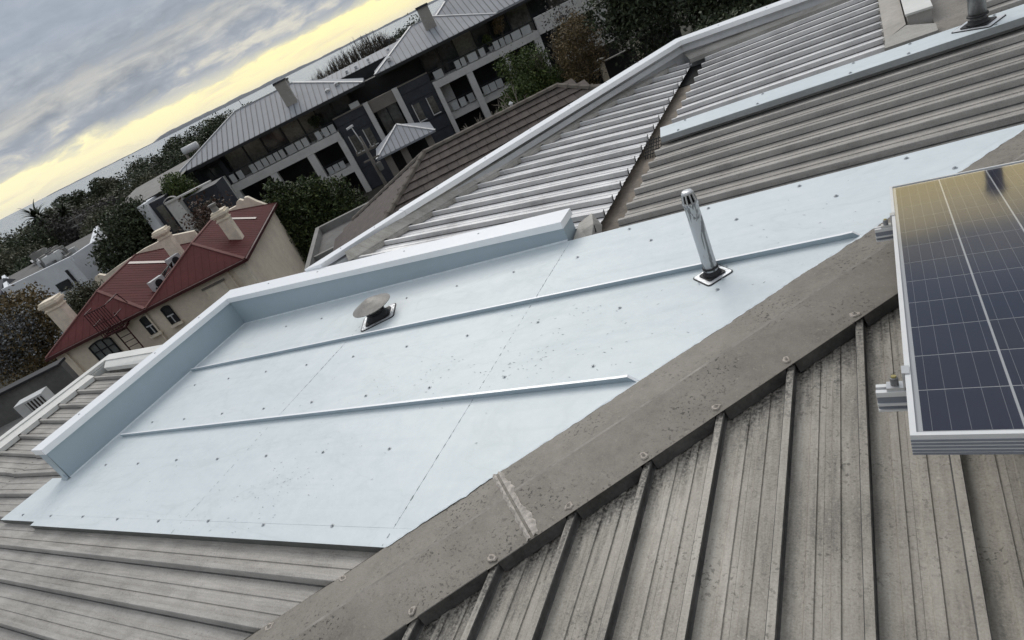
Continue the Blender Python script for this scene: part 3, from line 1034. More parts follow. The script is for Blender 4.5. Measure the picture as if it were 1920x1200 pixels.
# ------------------------------------------------------------------ the new pale patch
QO = (-3.2, 2.3, 0)
patch = empty('roof_patch', QO, 0, 'pale blue white sheet metal roof patch with screws and two standing seams', 'roof patch')
TH = 0.005
ztop = lambda x, y: Z1(x)+TH
zbot = lambda x, y: Z1(x)+0.0012
yb_ = [1.200, 1.995, 2.842, 3.592]
xb_ = [-5.735, -3.57, -1.93, 1.5]
for j in range(3):
    for i in range(3):
        if i == 2 and j == 2:
            pass
        g = 0.0007
        poly = [(xb_[i]+g, yb_[j]+g), (xb_[i+1]-g, yb_[j]+g), (xb_[i+1]-g, yb_[j+1]-g), (xb_[i]+g, yb_[j+1]-g)]
        poly = clip(poly, 1, -1, -2.985)
        if len(poly) < 3: continue
        lift_ = 0.0007*((i+j) % 2)
        b = MB(); b.prism(poly, zbot, lambda x, y: Z1(x)+TH+lift_)
        b.build('patch_sheet', 'patch_white', patch, QO)
# front folded strip and its drop
b = MB()
poly = clip([(-5.50, 1.106), (-1.5, 1.106), (-1.5, 1.1995), (-5.50, 1.1995)], 1, -1, -2.985)
b.prism(poly, zbot, lambda x, y: Z1(x)+TH+0.0008)
b.build('front_fold', 'patch_white', patch, QO)
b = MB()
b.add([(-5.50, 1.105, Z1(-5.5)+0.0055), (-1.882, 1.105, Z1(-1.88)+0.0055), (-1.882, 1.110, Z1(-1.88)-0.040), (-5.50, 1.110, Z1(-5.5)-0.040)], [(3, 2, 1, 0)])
b.build('front_drop', 'drop_shade', patch, QO)
# western tongue
b = MB()
b.prism([(-6.155, 1.141), (-5.502, 1.141), (-5.502, 1.200), (-5.737, 1.56), (-6.08, 1.56)], zbot, lambda x, y: Z1(x)+TH+0.0004)
b.build('patch_sheet', 'patch_white', patch, QO)
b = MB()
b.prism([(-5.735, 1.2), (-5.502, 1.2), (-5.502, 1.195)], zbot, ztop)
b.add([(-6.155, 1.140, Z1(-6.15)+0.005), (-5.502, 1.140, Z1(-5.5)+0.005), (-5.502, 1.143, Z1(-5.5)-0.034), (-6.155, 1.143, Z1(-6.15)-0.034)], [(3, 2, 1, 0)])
b.build('front_drop', 'drop_shade', patch, QO)
# two standing seams
for y, xw, xe in ((2.842, -5.70, -0.205), (1.995, -5.62, -1.075)):
    b = MB()
    h = 0.036
    prof = [(-0.0010, 0.0045), (-0.0085, h), (0.0065, h), (0.0085, 0.0045)]
    xs = [xw, xw+0.01, xe-0.05, xe, xe+0.035]
    hs = [1, 1, 1, 1.05, 0.15]
    for x, f in zip(xs, hs):
        for dy_, dz_ in prof:
            b.v.append((x, y+dy_, Z1(x)+max(0.0045, dz_*f)))
    for i in range(len(xs)-1):
        for q in range(3):
            b.f.append((4*i+q, 4*i+4+q, 4*i+5+q, 4*i+1+q))
    b.f.append((0, 1, 2, 3))
    o = b.build('standing_seam', 'upstand_white', patch, QO)
    o.data.materials.append(MATS['cap_white'])
    for i in range(len(xs)-1): o.data.polygons[3*i+1].material_index = 1  # lit top edge: highlight painted with a whiter material
# screws in rows half a metre apart
rows = [(1.195, [-5.83+0.5025*k for k in range(8)]), (1.675, [-5.35+0.51*k for k in range(7)]), (2.135, [-5.36+0.508*k for k in range(9)]),
        (2.605, [-5.33+0.505*k for k in range(10)]), (3.305, [-4.78+0.5*k for k in range(11)]), (3.535, [-1.48+0.507*k for k in range(4)])]
for y, xs in rows:
    for x in xs:
        if x > y-3.05: continue
        yy = y+rr.uniform(-.008, .008)
        inst('screw', SCREW, patch, (x-QO[0], yy-QO[1], Z1(x)+TH+0.0008-QO[2]), (0, 0, rr.random()*6))
# broken sealant stitches along the two cross joints
for x, y0, y1 in ((-3.57, 1.11, 3.05), (-1.93, 1.11, 3.50)):
    b = MB()
    y = y0
    while y < y1:
        L = rr.uniform(0.008, 0.035)
        w = rr.uniform(0.0010, 0.0024)
        e = rr.uniform(-.002, .002)
        z = Z1(x)+TH+0.0022
        b.add([(x-w+e, y, z), (x+w+e, y+0.004, z), (x+w*0.7+e, y+L, z), (x-w*0.6+e, y+L*0.9, z)], [(0, 1, 2, 3)])
        y += L+rr.uniform(0.01, 0.05)
    tag(b.build('joint_stitches', 'stitch', patch, QO), kind='stuff')
# scuff grit lying on the sheets
b = MB()
for cx, cy, sg, n in ((-3.0, 1.45, 0.16, 60), (-2.9, 1.35, 0.25, 60), (-1.75, 2.2, 0.14, 70), (-1.55, 2.45, 0.25, 70), (-2.2, 2.25, 0.2, 40), (-1.0, 2.5, 0.3, 30), (-0.6, 3.2, 0.35, 40), (-2.6, 2.0, 0.5, 50), (-3.4, 1.6, 0.8, 70)):
    for _ in range(int(n*0.6)):
        x = rr.gauss(cx, sg); y = rr.gauss(cy, sg*0.55)
        if not (-5.6 < x < y-3.1 and 1.13 < y < 3.55): continue
        if abs(y-2.842) < 0.02 or abs(y-1.995) < 0.02: continue
        t = rr.uniform(-0.9, 0.9); L = rr.uniform(0.003, 0.011); w = rr.uniform(0.0008, 0.0022)
        z = Z1(x)+TH+0.0020
        ux, uy = cos(t)*L, sin(t)*L
        b.add([(x-ux, y-uy, z), (x-uy*w/L, y+ux*w/L, z), (x+ux, y+uy, z), (x+uy*w/L, y-ux*w/L, z)], [(0, 1, 2, 3)])
tag(b.build('grit', 'stitch', patch, QO), kind='stuff')

# ---- pale upstand around two sides of the patch
UO = (-5.0, 3.2, 0)
ups = empty('roof_upstand', UO, 0, 'L shaped pale blue upstand wall with white capping around the roof patch', 'upstand')
b = MB(); b.prism([(-5.885, 1.56), (-5.74, 1.56), (-5.74, 3.60), (-5.885, 3.77)], lambda x, y: Z1(x)-0.06, HC-1.580)
b.build('wall', 'upstand_white', ups, UO)
b = MB(); b.prism([(-5.74, 3.60), (-1.955, 3.60), (-1.955, 3.77), (-5.885, 3.77)], lambda x, y: Z1(x)-0.06, HC-1.575)
b.build('wall', 'upstand_white', ups, UO)
b = MB(); b.prism([(-5.905, 1.55), (-5.725, 1.55), (-5.725, 3.585), (-5.905, 3.79)], HC-1.584, HC-1.534)
b.build('capping', 'cap_white', ups, UO)
b = MB(); b.prism([(-5.724, 3.585), (-3.872, 3.585), (-3.872, 3.79), (-5.904, 3.79)], HC-1.580, HC-1.530)
b.build('capping', 'cap_white', ups, UO)
b = MB(); b.prism([(-3.869, 3.585), (-1.945, 3.585), (-1.945, 3.79), (-3.869, 3.79)], HC-1.580, HC-1.529)
b.build('capping', 'cap_white', ups, UO)
# tail piece at the open left end
b = MB()
b.add([(-5.74, 1.559, HC-1.583), (-5.885, 1.559, HC-1.583), (-5.80, 1.553, Z1(-5.8)+0.05), (-5.742, 1.553, Z1(-5.8)+0.02), (-5.86, 1.535, Z1(-5.86)+0.007), (-5.735, 1.525, Z1(-5.73)+0.007)],
      [(0, 1, 2, 3), (2, 4, 5, 3)])
b.build('end_piece', 'upstand_white', ups, UO)
# fillet beads at the foot of the walls
b = MB()
zf = lambda x: Z1(x)+TH+0.0008
n = 40
for k in range(n+1):
    y = 1.56+(3.60-1.56)*k/n
    b.v += [(-5.739, y, zf(-5.74)+0.010), (-5.729+rr.uniform(-.002, .002), y, zf(-5.73))]
for k in range(n):
    b.f.append((2*k, 2*k+1, 2*k+3, 2*k+2))
o0 = len(b.v)
for k in range(n+1):
    x = -5.74+(5.74-1.955)*k/n
    b.v += [(x, 3.599, zf(x)+0.010), (x, 3.589+rr.uniform(-.002, .002), zf(x))]
for k in range(n):
    b.f.append((o0+2*k, o0+2*k+1, o0+2*k+3, o0+2*k+2))
b.build('fillet_bead', 'sealant_white', ups, UO)
for x in (-2.7, -3.45, -4.5, -5.2):
    inst('screw', SCREW, ups, (x-UO[0], 3.72-UO[1], HC-1.5295-UO[2]), scale=(0.8, 0.8, 0.7))
for y in (1.95, 2.75, 3.3):
    inst('screw', SCREW, ups, (-5.84-UO[0], y-UO[1], HC-1.534-UO[2]), scale=(0.8, 0.8, 0.7))

# ---- cover strip further up the slope
CO2 = (-0.2, 5.2, 0)
strip = empty('cover_flashing', CO2, 0, 'long pale cover flashing strip lying across the ribs beyond the patch', 'flashing')
for i, (xa, xb) in enumerate(((-1.655, 0.262), (0.258, 3.3))):
    b = MB()
    dz = 0.0012*i
    e = 0.06 if i == 0 else 0
    b.prism([(xa+e, 5.065), (xb, 5.065), (xb, 5.325), (xa, 5.325)], lambda x, y: Z1(x)+0.034, lambda x, y: Z1(x)+0.042+dz)
    b.build('strip', 'patch_white', strip, CO2)
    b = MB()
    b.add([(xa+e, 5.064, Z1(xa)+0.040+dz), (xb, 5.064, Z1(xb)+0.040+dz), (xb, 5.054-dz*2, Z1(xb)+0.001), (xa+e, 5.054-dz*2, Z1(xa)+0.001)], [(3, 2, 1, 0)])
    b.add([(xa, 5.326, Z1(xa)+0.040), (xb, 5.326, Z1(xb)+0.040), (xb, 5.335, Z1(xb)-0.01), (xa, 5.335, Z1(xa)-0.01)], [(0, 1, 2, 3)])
    b.build('drop', 'drop_shade_mid', strip, CO2)
for x in (-1.45, -0.83, -0.2, 0.15, 0.62, 1.2):
    for y in (5.095, 5.295):
        inst('screw', SCREW, strip, (x+(0.02 if y > 5.2 else 0)-CO2[0], y-CO2[1], Z1(x)+0.0432-CO2[2]))

# ---- sheet metal plinth and box at the end of the ribs
PLO = (0.3, 6.4, 0)
pli = empty('roof_plinth', PLO, 0, 'weathered beige sheet metal plinth with a pale box on it beside the cover flashing', 'plinth')
b = MB()
b.prism([(0.02, 5.44), (0.345, 5.44), (0.345, 5.60), (0.17, 5.78), (0.03, 5.60)], lambda x, y: Z1(x)-0.05, lambda x, y: Z1(x)+0.030+(y-5.44)*0.05)
b.build('apron', 'apron_metal', pli, PLO)
b = MB()
b.add([(0.03, 5.60, Z1(0)+0.038), (0.175, 5.78, Z1(0)+0.060), (0.175, 7.52, Z1(0)+0.060), (0.03, 7.52, Z1(0)+0.012)], [(0, 1, 2, 3)])
b.build('side_flashing', 'concrete_beige', pli, PLO)
b = MB(); b.box(0.19, 0.345, 5.86, 7.52, Z1(0)-0.04, Z1(0)+0.095)
b.build('box', 'apron_metal', pli, PLO)
b = MB(); b.box(0.18, 0.353, 5.85, 7.52, Z1(0)+0.0955, Z1(0)+0.112)
b.build('lid', 'cap_cream', pli, PLO)
b = MB(); b.prism([(0.346, 5.44), (0.57, 5.44), (0.57, 7.52), (0.346, 7.52)], lambda x, y: Z1(x)-0.05, lambda x, y: Z1(x)-0.004)
b.build('tray', 'hip_metal', pli, PLO)
b = MB()
for k in range(8):
    y = 5.75+0.232*k
    b.box(0.020, 0.040, y-0.012, y+0.030, Z1(0)-0.03, Z1(0)+0.004)
b.build('torn_tab', 'apron_metal', pli, PLO)


# ------------------------------------------------------------------ pipes and vents
def rounded_plate(cx, cy, zf_, w, d, a, r, th, n=5):
    pts = []
    for sx, sy, t0 in ((1, 1, 0), (-1, 1, pi/2), (-1, -1, pi), (1, -1, 3*pi/2)):
        for k in range(n+1):
            t = t0+k*(pi/2)/n
            x = sx*(w/2-r)+r*cos(t); y = sy*(d/2-r)+r*sin(t)
            pts.append((cx+x*cos(a)-y*sin(a), cy+x*sin(a)+y*cos(a)))
    b = MB()
    b.prism(pts, lambda x, y: zf_(x, y), lambda x, y: zf_(x, y)+th)
    return b


ZP = lambda x, y: Z1(x)+TH+0.0010


def boot(cx, cy, base, r0, rp, h, mat='rubber'):
    b = MB()
    b.lathe([(r0, 0), (r0*0.98, h*0.18), (r0*0.82, h*0.28), (r0*0.84, h*0.45), (r0*0.70, h*0.55), (r0*0.72, h*0.72), (rp*1.16, h*0.82), (rp*1.12, h)], (cx, cy, base), 22)
    return b


# slender flue with peeling foil
FX, FY = -0.828, 2.752
flue = empty('flue_pipe', (FX, FY, ZP(FX, 0)), 0, 'slender flue pipe wrapped in peeling silver foil on square black rubber boot', 'flue')
FO = (FX, FY, ZP(FX, 0))
rounded_plate(FX, FY, ZP, 0.150, 0.150, pi/4-0.02, 0.018, 0.004).build('base_gasket', 'rubber', flue, FO)
rounded_plate(FX, FY, lambda x, y: ZP(x, y)+0.0041, 0.140, 0.140, pi/4-0.02, 0.016, 0.002).build('base_plate', 'plate_silver', flue, FO)
rounded_plate(FX, FY, lambda x, y: ZP(x, y)+0.0062, 0.098, 0.098, pi/4-0.02, 0.012, 0.006).build('boot_foot', 'rubber', flue, FO)
boot(FX, FY, FO[2]+0.010, 0.046, 0.034, 0.045).build('rubber_boot', 'rubber', flue, FO, True)
b = MB(); b.lathe([(0.0335, 0.05), (0.0335, 0.415), (0.0365, 0.418), (0.0365, 0.428)], (FX, FY, FO[2]-0.02), 24)
b.build('pipe', 'peeling_foil', flue, FO, True)
b = MB()
zt = FO[2]+0.400
b.lathe([(0.036, 0.0), (0.036, 0.012)], (FX, FY, zt), 24)
b.lathe([(0.028, 0.054), (0.027, 0.062), (0.022, 0.068), (0.010, 0.070)], (FX, FY, zt), 24)
for k in range(10):
    t = 2*pi*k/10+0.2
    b.bar((FX+0.0345*cos(t), FY+0.0345*sin(t), zt+0.010), (FX+0.027*cos(t), FY+0.027*sin(t), zt+0.058), 0.007, 0.004, (cos(t), sin(t), 0))
b.build('slotted_cap', 'aluminium', flue, FO)
b = MB(); b.lathe([(0.026, 0.011), (0.022, 0.055)], (FX, FY, zt), 16)
b.build('cap_core', 'black_void', flue, FO)
for k in range(8):
    t = pi/4-0.02+k*pi/4
    r = 0.062 if k % 2 else 0.084
    x, y = FX+r*cos(t), FY+r*sin(t)
    inst('rivet', SCREW, flue, (x-FX, y-FY, ZP(x, y)+0.006-FO[2]), scale=(0.45, 0.45, 0.4))

# mushroom vent
VX, VY = -3.425, 3.090
vent = empty('mushroom_vent', (VX, VY, ZP(VX, 0)), 0, 'squat mushroom vent with wide conical grey metal cap on rubber boot', 'vent')
VO = (VX, VY, ZP(VX, 0))
rounded_plate(VX, VY, ZP, 0.285, 0.255, radians(30), 0.03, 0.005).build('base_gasket', 'rubber', vent, VO)
rounded_plate(VX, VY, lambda x, y: ZP(x, y)+0.0051, 0.268, 0.238, radians(30), 0.026, 0.002).build('base_plate', 'plate_silver', vent, VO)
rounded_plate(VX, VY, lambda x, y: ZP(x, y)+0.0072, 0.205, 0.185, radians(30), 0.03, 0.008).build('boot_foot', 'rubber', vent, VO)
boot(VX, VY, VO[2]+0.012, 0.096, 0.066, 0.055).build('rubber_boot', 'rubber', vent, VO, True)
b = MB(); b.lathe([(0.064, 0.05), (0.064, 0.092), (0.068, 0.093), (0.068, 0.099)], (VX, VY, VO[2]), 28)
b.build('neck', 'vent_metal', vent, VO, True)
b = MB()
for k in range(4):
    t = k*pi/2+0.4
    b.bar((VX+0.058*cos(t), VY+0.058*sin(t), VO[2]+0.09), (VX+0.066*cos(t), VY+0.066*sin(t), VO[2]+0.135), 0.016, 0.002, (cos(t), sin(t), 0))
b.build('bracket', 'galvanised_dark', vent, VO)
b = MB(); b.lathe([(0.148, 0.108), (0.155, 0.112), (0.155, 0.116), (0.106, 0.138), (0.053, 0.160), (0.012, 0.172), (0.004, 0.173)], (VX, VY, VO[2]), 40)
b.build('conical_cap', 'vent_metal', vent, VO)
for k in range(14):
    t = radians(30)+k*2*pi/14
    c_, s_ = cos(t), sin(t)
    q = 1/max(abs(c_)/0.128, abs(s_)/0.113)*0.97
    x = VX+q*(c_*cos(radians(30))-s_*sin(radians(30))); y = VY+q*(c_*sin(radians(30))+s_*cos(radians(30)))
    inst('rivet', SCREW, vent, (x-VX, y-VY, ZP(x, y)+0.007-VO[2]), scale=(0.45, 0.45, 0.4))

# galvanised stack on the cover strip
GX, GY = 0.545, 5.215
ZG = lambda x, y: Z1(x)+0.044
stack = empty('galvanised_stack', (GX, GY, ZG(GX, 0)), 0, 'thick mottled galvanised pipe rising out of the cover flashing', 'pipe')
GO = (GX, GY, ZG(GX, 0))
rounded_plate(GX, GY, ZG, 0.24, 0.18, radians(-36), 0.012, 0.004).build('base_gasket', 'rubber', stack, GO)
rounded_plate(GX, GY, lambda x, y: ZG(x, y)+0.0041, 0.228, 0.168, radians(-36), 0.01, 0.002).build('base_plate', 'plate_silver', stack, GO)
rounded_plate(GX, GY, lambda x, y: ZG(x, y)+0.0062, 0.165, 0.13, radians(-36), 0.02, 0.006).build('boot_foot', 'rubber', stack, GO)
boot(GX, GY, GO[2]+0.010, 0.066, 0.052, 0.06).build('rubber_boot', 'rubber', stack, GO, True)
b = MB(); b.lathe([(0.050, 0.04), (0.050, 0.28), (0.052, 0.282), (0.052, 0.31)], (GX, GY, GO[2]), 28)
b.build('pipe', 'galvanised', stack, GO, True)
b = MB(); b.lathe([(0.060, 0.31), (0.075, 0.325), (0.02, 0.37)], (GX, GY, GO[2]), 28)
b.build('rain_cap', 'galvanised_dark', stack, GO, True)

# ------------------------------------------------------------------ solar panel on its tilt frame
TILT = 0.211
PW, PL, CELL = 0.992, 1.955, 0.159
panel = empty('solar_panel', (0, 0, 0), 0, 'dark blue solar panel with silver frame tilted up over the near roof', 'solar panel')
panel.location = (-0.023-0.019, 1.047-0.022*cos(TILT), HC-1.035+0.022*sin(TILT))
panel.rotation_euler = (-TILT, 0, 0)
# local frame: x across, y up the panel (north, falling), z out of the glass
FRW, FRH = 0.011, 0.038
for name, bx in (('frame_rail', (0, FRW, 0, PL)), ('frame_rail', (PW-FRW, PW, 0, PL)), ('frame_rail', (FRW, PW-FRW, 0, FRW)), ('frame_rail', (FRW, PW-FRW, PL-FRW, PL))):
    b = MB(); b.box(bx[0], bx[1], bx[2], bx[3], -FRH, 0.0035)
    fr_ = b.build(name, 'aluminium_white', panel)
    if bx[3] == FRW:                                     # grooves along the near edge
        g = MB()
        for zz in (-0.0075, -0.0150, -0.0225, -0.0300, -0.0365):
            g.box(0.0, PW, -0.0016, 0.0-0.0002, zz-0.0030, zz+0.0008)
        g.build('groove', 'aluminium_face', fr_)
b = MB(); b.box(FRW, PW-FRW, FRW, PL-FRW, -0.006, -0.0035)
b.build('backsheet', 'backsheet', panel)
b = MB(); b.box(0, 0.1542, 0, 0.1556, 0, 0.0006)
CM = b.mesh('cell', 'silicon_cell')
b = MB()
for k in range(5):
    x = 0.1542*(0.1+0.2*k)
    b.box(x-0.00045, x+0.00045, -0.001, 0.1566, 0.0007, 0.0009)
BM = b.mesh('busbar', 'busbar_silver')
for i in range(6):
    for j in range(12):
        c = inst('cell', CM, panel, (0.0195+CELL*i+0.0024, 0.0235+CELL*j+0.0015, -0.0034))
        inst('busbar', BM, c, (0, 0, 0))
b = MB(); b.face((FRW, FRW, 0.0), (PW-FRW, FRW, 0.0), (PW-FRW, PL-FRW, 0.0), (FRW, PL-FRW, 0.0))
b.build('cover_glass', 'cover_glass', panel)
rails = empty('panel_mount', (0, 0, 0), 0, 'silver mounting rails and bolted clamps under the solar panel', 'mount')
rails.location = panel.location
rails.rotation_euler = panel.rotation_euler
for yr in (0.262, 1.515):
    b = MB()
    z = -FRH-0.0005
    b.box(-0.062, PW+0.03, yr-0.020, yr-0.006, z-0.012, z); b.box(-0.062, PW+0.03, yr+0.006, yr+0.020, z-0.012, z)
    b.box(-0.062, PW+0.03, yr-0.0225, yr+0.0225, z-0.034, z-0.0282)
    b.box(-0.062, PW+0.03, yr-0.0205, yr+0.0205, z-0.050, z-0.0452)
    rl = b.build('rail', 'aluminium_white', rails)
    b = MB()
    b.box(-0.061, PW+0.03, yr-0.0185, yr+0.0185, z-0.0281, z-0.0121)
    b.box(-0.061, PW+0.03, yr-0.0145, yr+0.0145, z-0.0451, z-0.0341)
    b.build('rail_web', 'aluminium_face', rl)
    b = MB()
    b.box(-0.040, -0.004, yr-0.016, yr+0.016, z+0.0006, z+0.008)
    b.box(-0.0062, -0.0008, yr-0.018, yr+0.018, z+0.0082, 0.0040)
    b.box(-0.0062, 0.009, yr-0.018, yr+0.018, 0.0042, 0.0072)
    cl_ = b.build('clamp', 'aluminium', rails)
    b = MB(); b.lathe([(0.0085, 0.008), (0.0085, 0.026), (0.0070, 0.027), (0.0070, 0.0275)], (-0.023, yr, z), 12)
    b.build('bolt', 'galvanised_dark', cl_)
    b = MB(); b.lathe([(0.0060, 0.0276), (0.0055, 0.031)], (-0.023, yr, z), 12)
    b.build('bolt_tip', 'brass_bolt', cl_)
# legs down to the roof, in world space
LO = (0.5, 1.6, 0)
legs = empty('tilt_legs', (0.5, 1.6, HC-1.7), 0, 'silver tilt legs standing on the ribs beneath the solar panel', 'support')
LO = (0.5, 1.6, HC-1.7)
for xl in (0.52, 0.86):
    for yr in (0.262, 1.515):
        y = panel.location.y+yr*cos(TILT); z = panel.location.z-yr*sin(TILT)-0.088
        b = MB()
        zr = Z3(xl, y) if xl-y > HIP else Z1(xl)
        b.box(xl-0.02, xl+0.02, y-0.02, y+0.02, zr, z)
        b.box(xl-0.04, xl+0.04, y-0.05, y+0.05, zr, zr+0.006)
        b.build('leg', 'aluminium', legs, LO)

# ------------------------------------------------------------------ street-side buildings (u right, v away, z up)
def bg_root(name, u, v, label, cat, group=None, turn=0.0):
    o = empty(name, G(u, v, 0), GA+turn, label, cat, group)
    return o


class B(MB):
    """mesh builder in street coordinates; build() takes the root's own (u, v)"""
    def make(self, name, mat, parent, uv, smooth=False):
        return self.build(name, mat, parent, (uv[0], uv[1], 0), smooth)


def fb(parent, uv, name, mat, u0, u1, v0, v1, z0, z1):
    return B().box(u0, u1, v0, v1, z0, z1).make(name, mat, parent, uv)


def hip_roof(parent, uv, u0, u1, v0, v1, ze, zr, inset, mat, name='roof', ridge_axis='u', th=0.18):
    b = B()
    if ridge_axis == 'u':
        vm = (v0+v1)/2
        r0, r1 = (u0+inset, vm, zr), (u1-inset, vm, zr)
        e = [(u0, v0, ze), (u1, v0, ze), (u1, v1, ze), (u0, v1, ze)]
        b.add(e+[r0, r1], [(0, 1, 5, 4), (1, 2, 5), (2, 3, 4, 5), (3, 0, 4)])
    else:
        um = (u0+u1)/2
        r0, r1 = (um, v0+inset, zr), (um, v1-inset, zr)
        e = [(u0, v0, ze), (u1, v0, ze), (u1, v1, ze), (u0, v1, ze)]
        b.add(e+[r0, r1], [(0, 1, 4), (1, 2, 5, 4), (2, 3, 5), (3, 0, 4, 5)])
    b.box(u0, u1, v0, v1, ze-th, ze-0.01)
    return b.make(name, mat, parent, uv), r0, r1, e


def ridge_bars(parent, uv, segs, mat, w=0.28, h=0.10, name='ridge_cap'):
    for p, q in segs:
        B().bar(p, q, w, h).make(name, mat, parent, uv)


def seam_lines(parent, uv, tri, step, mat, u_dir=True, name='roof_seams'):
    """raised seams running down a front slope given as quad/tri eave a-b, ridge c-d"""
    (a, b_, c, d) = tri
    b = B()
    u = a[0]+step
    while u < b_[0]-step*0.5:
        # top end on the hip/ridge outline
        if u < d[0]:
            f = (u-a[0])/max(1e-6, d[0]-a[0])
        elif u > c[0]:
            f = (b_[0]-u)/max(1e-6, b_[0]-c[0])
        else:
            f = 1.0
        p = Vector((u, a[1], a[2])); q = Vector((u, a[1]+(d[1]-a[1])*f, a[2]+(d[2]-a[2])*f))
        b.bar(p+Vector((0, 0, 0.02)), q+Vector((0, 0, 0.02)), 0.055, 0.07)
        u += step
    return tag(b.make(name, mat, parent, uv), kind='stuff')


late_plants = []
# ---- apartment block with zinc hip roofs
AU = (0.0, 62.0)
apt = bg_root('apartment_building', 0.0, 62.0, 'long charcoal and grey apartment block with pale ribbed hip roofs and balconies', 'building')
fb(apt, AU, 'wall', 'cladding_black', -20.0, 21.5, 65.2, 76.0, 0, 8.6)
# left wing
rf, r0, r1, e = hip_roof(apt, AU, -20.9, -2.35, 61.6, 73.4, 8.82, 11.25, 6.2, 'roof_zinc')
ridge_bars(apt, AU, [(e[0], r0), (e[1], r1), (r0, r1)], 'roof_zinc_edge')
seam_lines(apt, AU, (e[0], e[1], r1, r0), 0.52, 'roof_zinc_dark')
fb(apt, AU, 'gutter', 'rail_dark', -20.95, -2.3, 61.45, 61.6, 8.55, 8.80)
for (u0, u1, v0, z0, z1) in ((-9.6, -8.55, 63.6, 9.4, 11.75), (-10.4, -9.0, 68.6, 10.6, 11.65)):
    ch = fb(apt, AU, 'chimney', 'render_mid', u0, u1, v0, v0+0.7, z0, z1)
    fb(ch, AU, 'chimney_cap', 'cladding_dark', u0-0.08, u1+0.08, v0-0.08, v0+0.78, z1, z1+0.16)
    fb(ch, AU, 'flashing', 'roof_zinc_dark', u0-0.12, u1+0.12, v0-0.10, v0-0.01, z0-0.25, z0+0.12)
B().tube((-13.9, 68, 11.2), (-13.9, 68, 12.1), 0.03).make('antenna', 'roof_zinc_edge', apt, AU)
for u, v, z in ((-4.6, 63.2, 9.45), (-5.6, 62.9, 9.3)):
    B().lathe([(0.16, 0), (0.16, 0.18), (0.26, 0.2), (0.05, 0.34)], (u, v, z), 10).make('roof_vent', 'lamp_white', apt, AU)
# upper storey glazing of the left wing, set back behind the balcony
fb(apt, AU, 'wall', 'cladding_dark', -20.0, -17.2, 63.2, 65.2, 0, 8.55)
pane_u = [-17.0, -15.1, -13.3, -11.2, -9.4, -7.7, -6.1, -4.2]
for i in range(len(pane_u)-1):
    w = fb(apt, AU, 'window', 'window_curtain' if i in (0, 1, 3, 4) else 'window_dark', pane_u[i]+0.08, pane_u[i+1]-0.08, 64.0, 64.08, 6.05, 8.45)
    fb(w, AU, 'frame', 'rail_dark', pane_u[i]-0.06, pane_u[i]+0.06, 63.92, 64.06, 6.0, 8.55)
wl = fb(apt, AU, 'window', 'window_dark', -19.5, -17.6, 63.12, 63.19, 6.7, 8.2)
fb(wl, AU, 'frame', 'rail_dark', -18.6, -18.5, 63.06, 63.18, 6.7, 8.2)
# balcony slab, columns
fb(apt, AU, 'balcony_slab', 'render_grey', -17.4, -6.45, 61.9, 64.9, 5.30, 6.02)
for (u0, u1, z1) in ((-18.45, -17.0, 5.29), (-13.85, -13.2, 5.29), (-10.1, -9.4, 5.29), (-6.95, -6.4, 5.29)):
    fb(apt, AU, 'column', 'render_grey', u0, u1, 61.92, 62.6, 0, z1)
fb(apt, AU, 'parapet_panel', 'render_grey', -18.85, -17.41, 61.7, 62.2, 4.55, 7.0)
fb(apt, AU, 'wall', 'cladding_dark', -22.0, -18.86, 61.9, 65.0, 0, 6.85)
fb(apt, AU, 'coping', 'render_grey', -22.05, -18.86, 61.8, 62.2, 6.86, 7.02)
fb(apt, AU, 'window', 'window_dark', -18.2, -17.3, 61.62, 61.69, 2.6, 4.4)
fb(apt, AU, 'balcony_slab', 'render_grey', -9.39, -6.7, 61.95, 64.5, 2.25, 2.85)
fb(apt, AU, 'wall', 'render_grey', -6.69, -4.6, 62.8, 63.3, 0, 2.9)
# balustrade: rail plus single frosted screens with gaps
B().bar((-17.3, 61.98, 6.98), (-6.5, 61.98, 6.98), 0.06, 0.07).make('handrail', 'rail_dark', apt, AU)
rr = random.Random(3)
u = -17.1
k = 0
while u < -7.0:
    w = rr.choice((0.5, 0.55, 0.95, 0.6))
    if rr.random() < 0.82:
        fb(apt, AU, 'screen', 'screen_panel', u, u+w-0.07, 61.96, 61.99, 6.10, 6.84)
    B().box(u+w-0.05, u+w-0.02, 61.95, 61.99, 6.03, 6.95).make('baluster', 'rail_dark', apt, AU)
    u += w+0.04+(0.12 if rr.random() < 0.3 else 0)
for u in (-9.1, -8.5, -7.9):
    fb(apt, AU, 'screen', 'screen_panel', u, u+0.5, 61.97, 62.0, 2.95, 3.60)
B().bar((-9.35, 61.98, 3.75), (-6.9, 61.98, 3.75), 0.05, 0.06).make('handrail', 'rail_dark', apt, AU)
# centre: dark cladding, framed recess, dark cladding
for (u0, u1) in ((-6.4, -3.35), (0.12, 3.15)):
    fb(apt, AU, 'cladding', 'cladding_dark', u0, u1, 62.3, 65.0, 0, 7.05)
    fb(apt, AU, 'coping', 'render_brown', u0, u1, 62.2, 62.6, 7.06, 7.16)
    for z in (2.1, 3.3, 5.4, 6.3):
        B().box(u0, u1, 62.26, 62.30, z, z+0.03).make('cladding_joint', 'rail_dark', apt, AU)
    for q in (0.55, 2.0):
        w = fb(apt, AU, 'window', 'window_curtain', u0+q, u0+q+0.62, 62.2, 62.27, 3.65, 5.15)
        fb(w, AU, 'frame', 'render_grey', u0+q-0.09, u0+q-0.01, 62.16, 62.26, 3.60, 5.22)
        fb(w, AU, 'sill', 'render_grey', u0+q-0.09, u0+q+0.70, 62.10, 62.26, 3.50, 3.58)
for (u0, u1) in ((-3.34, -2.88), (-0.42, 0.11)):
    fb(apt, AU, 'column', 'render_grey', u0, u1, 62.0, 62.9, 0, 7.15)
fb(apt, AU, 'beam', 'render_brown', -2.87, -0.43, 62.3, 62.9, 6.05, 7.12)
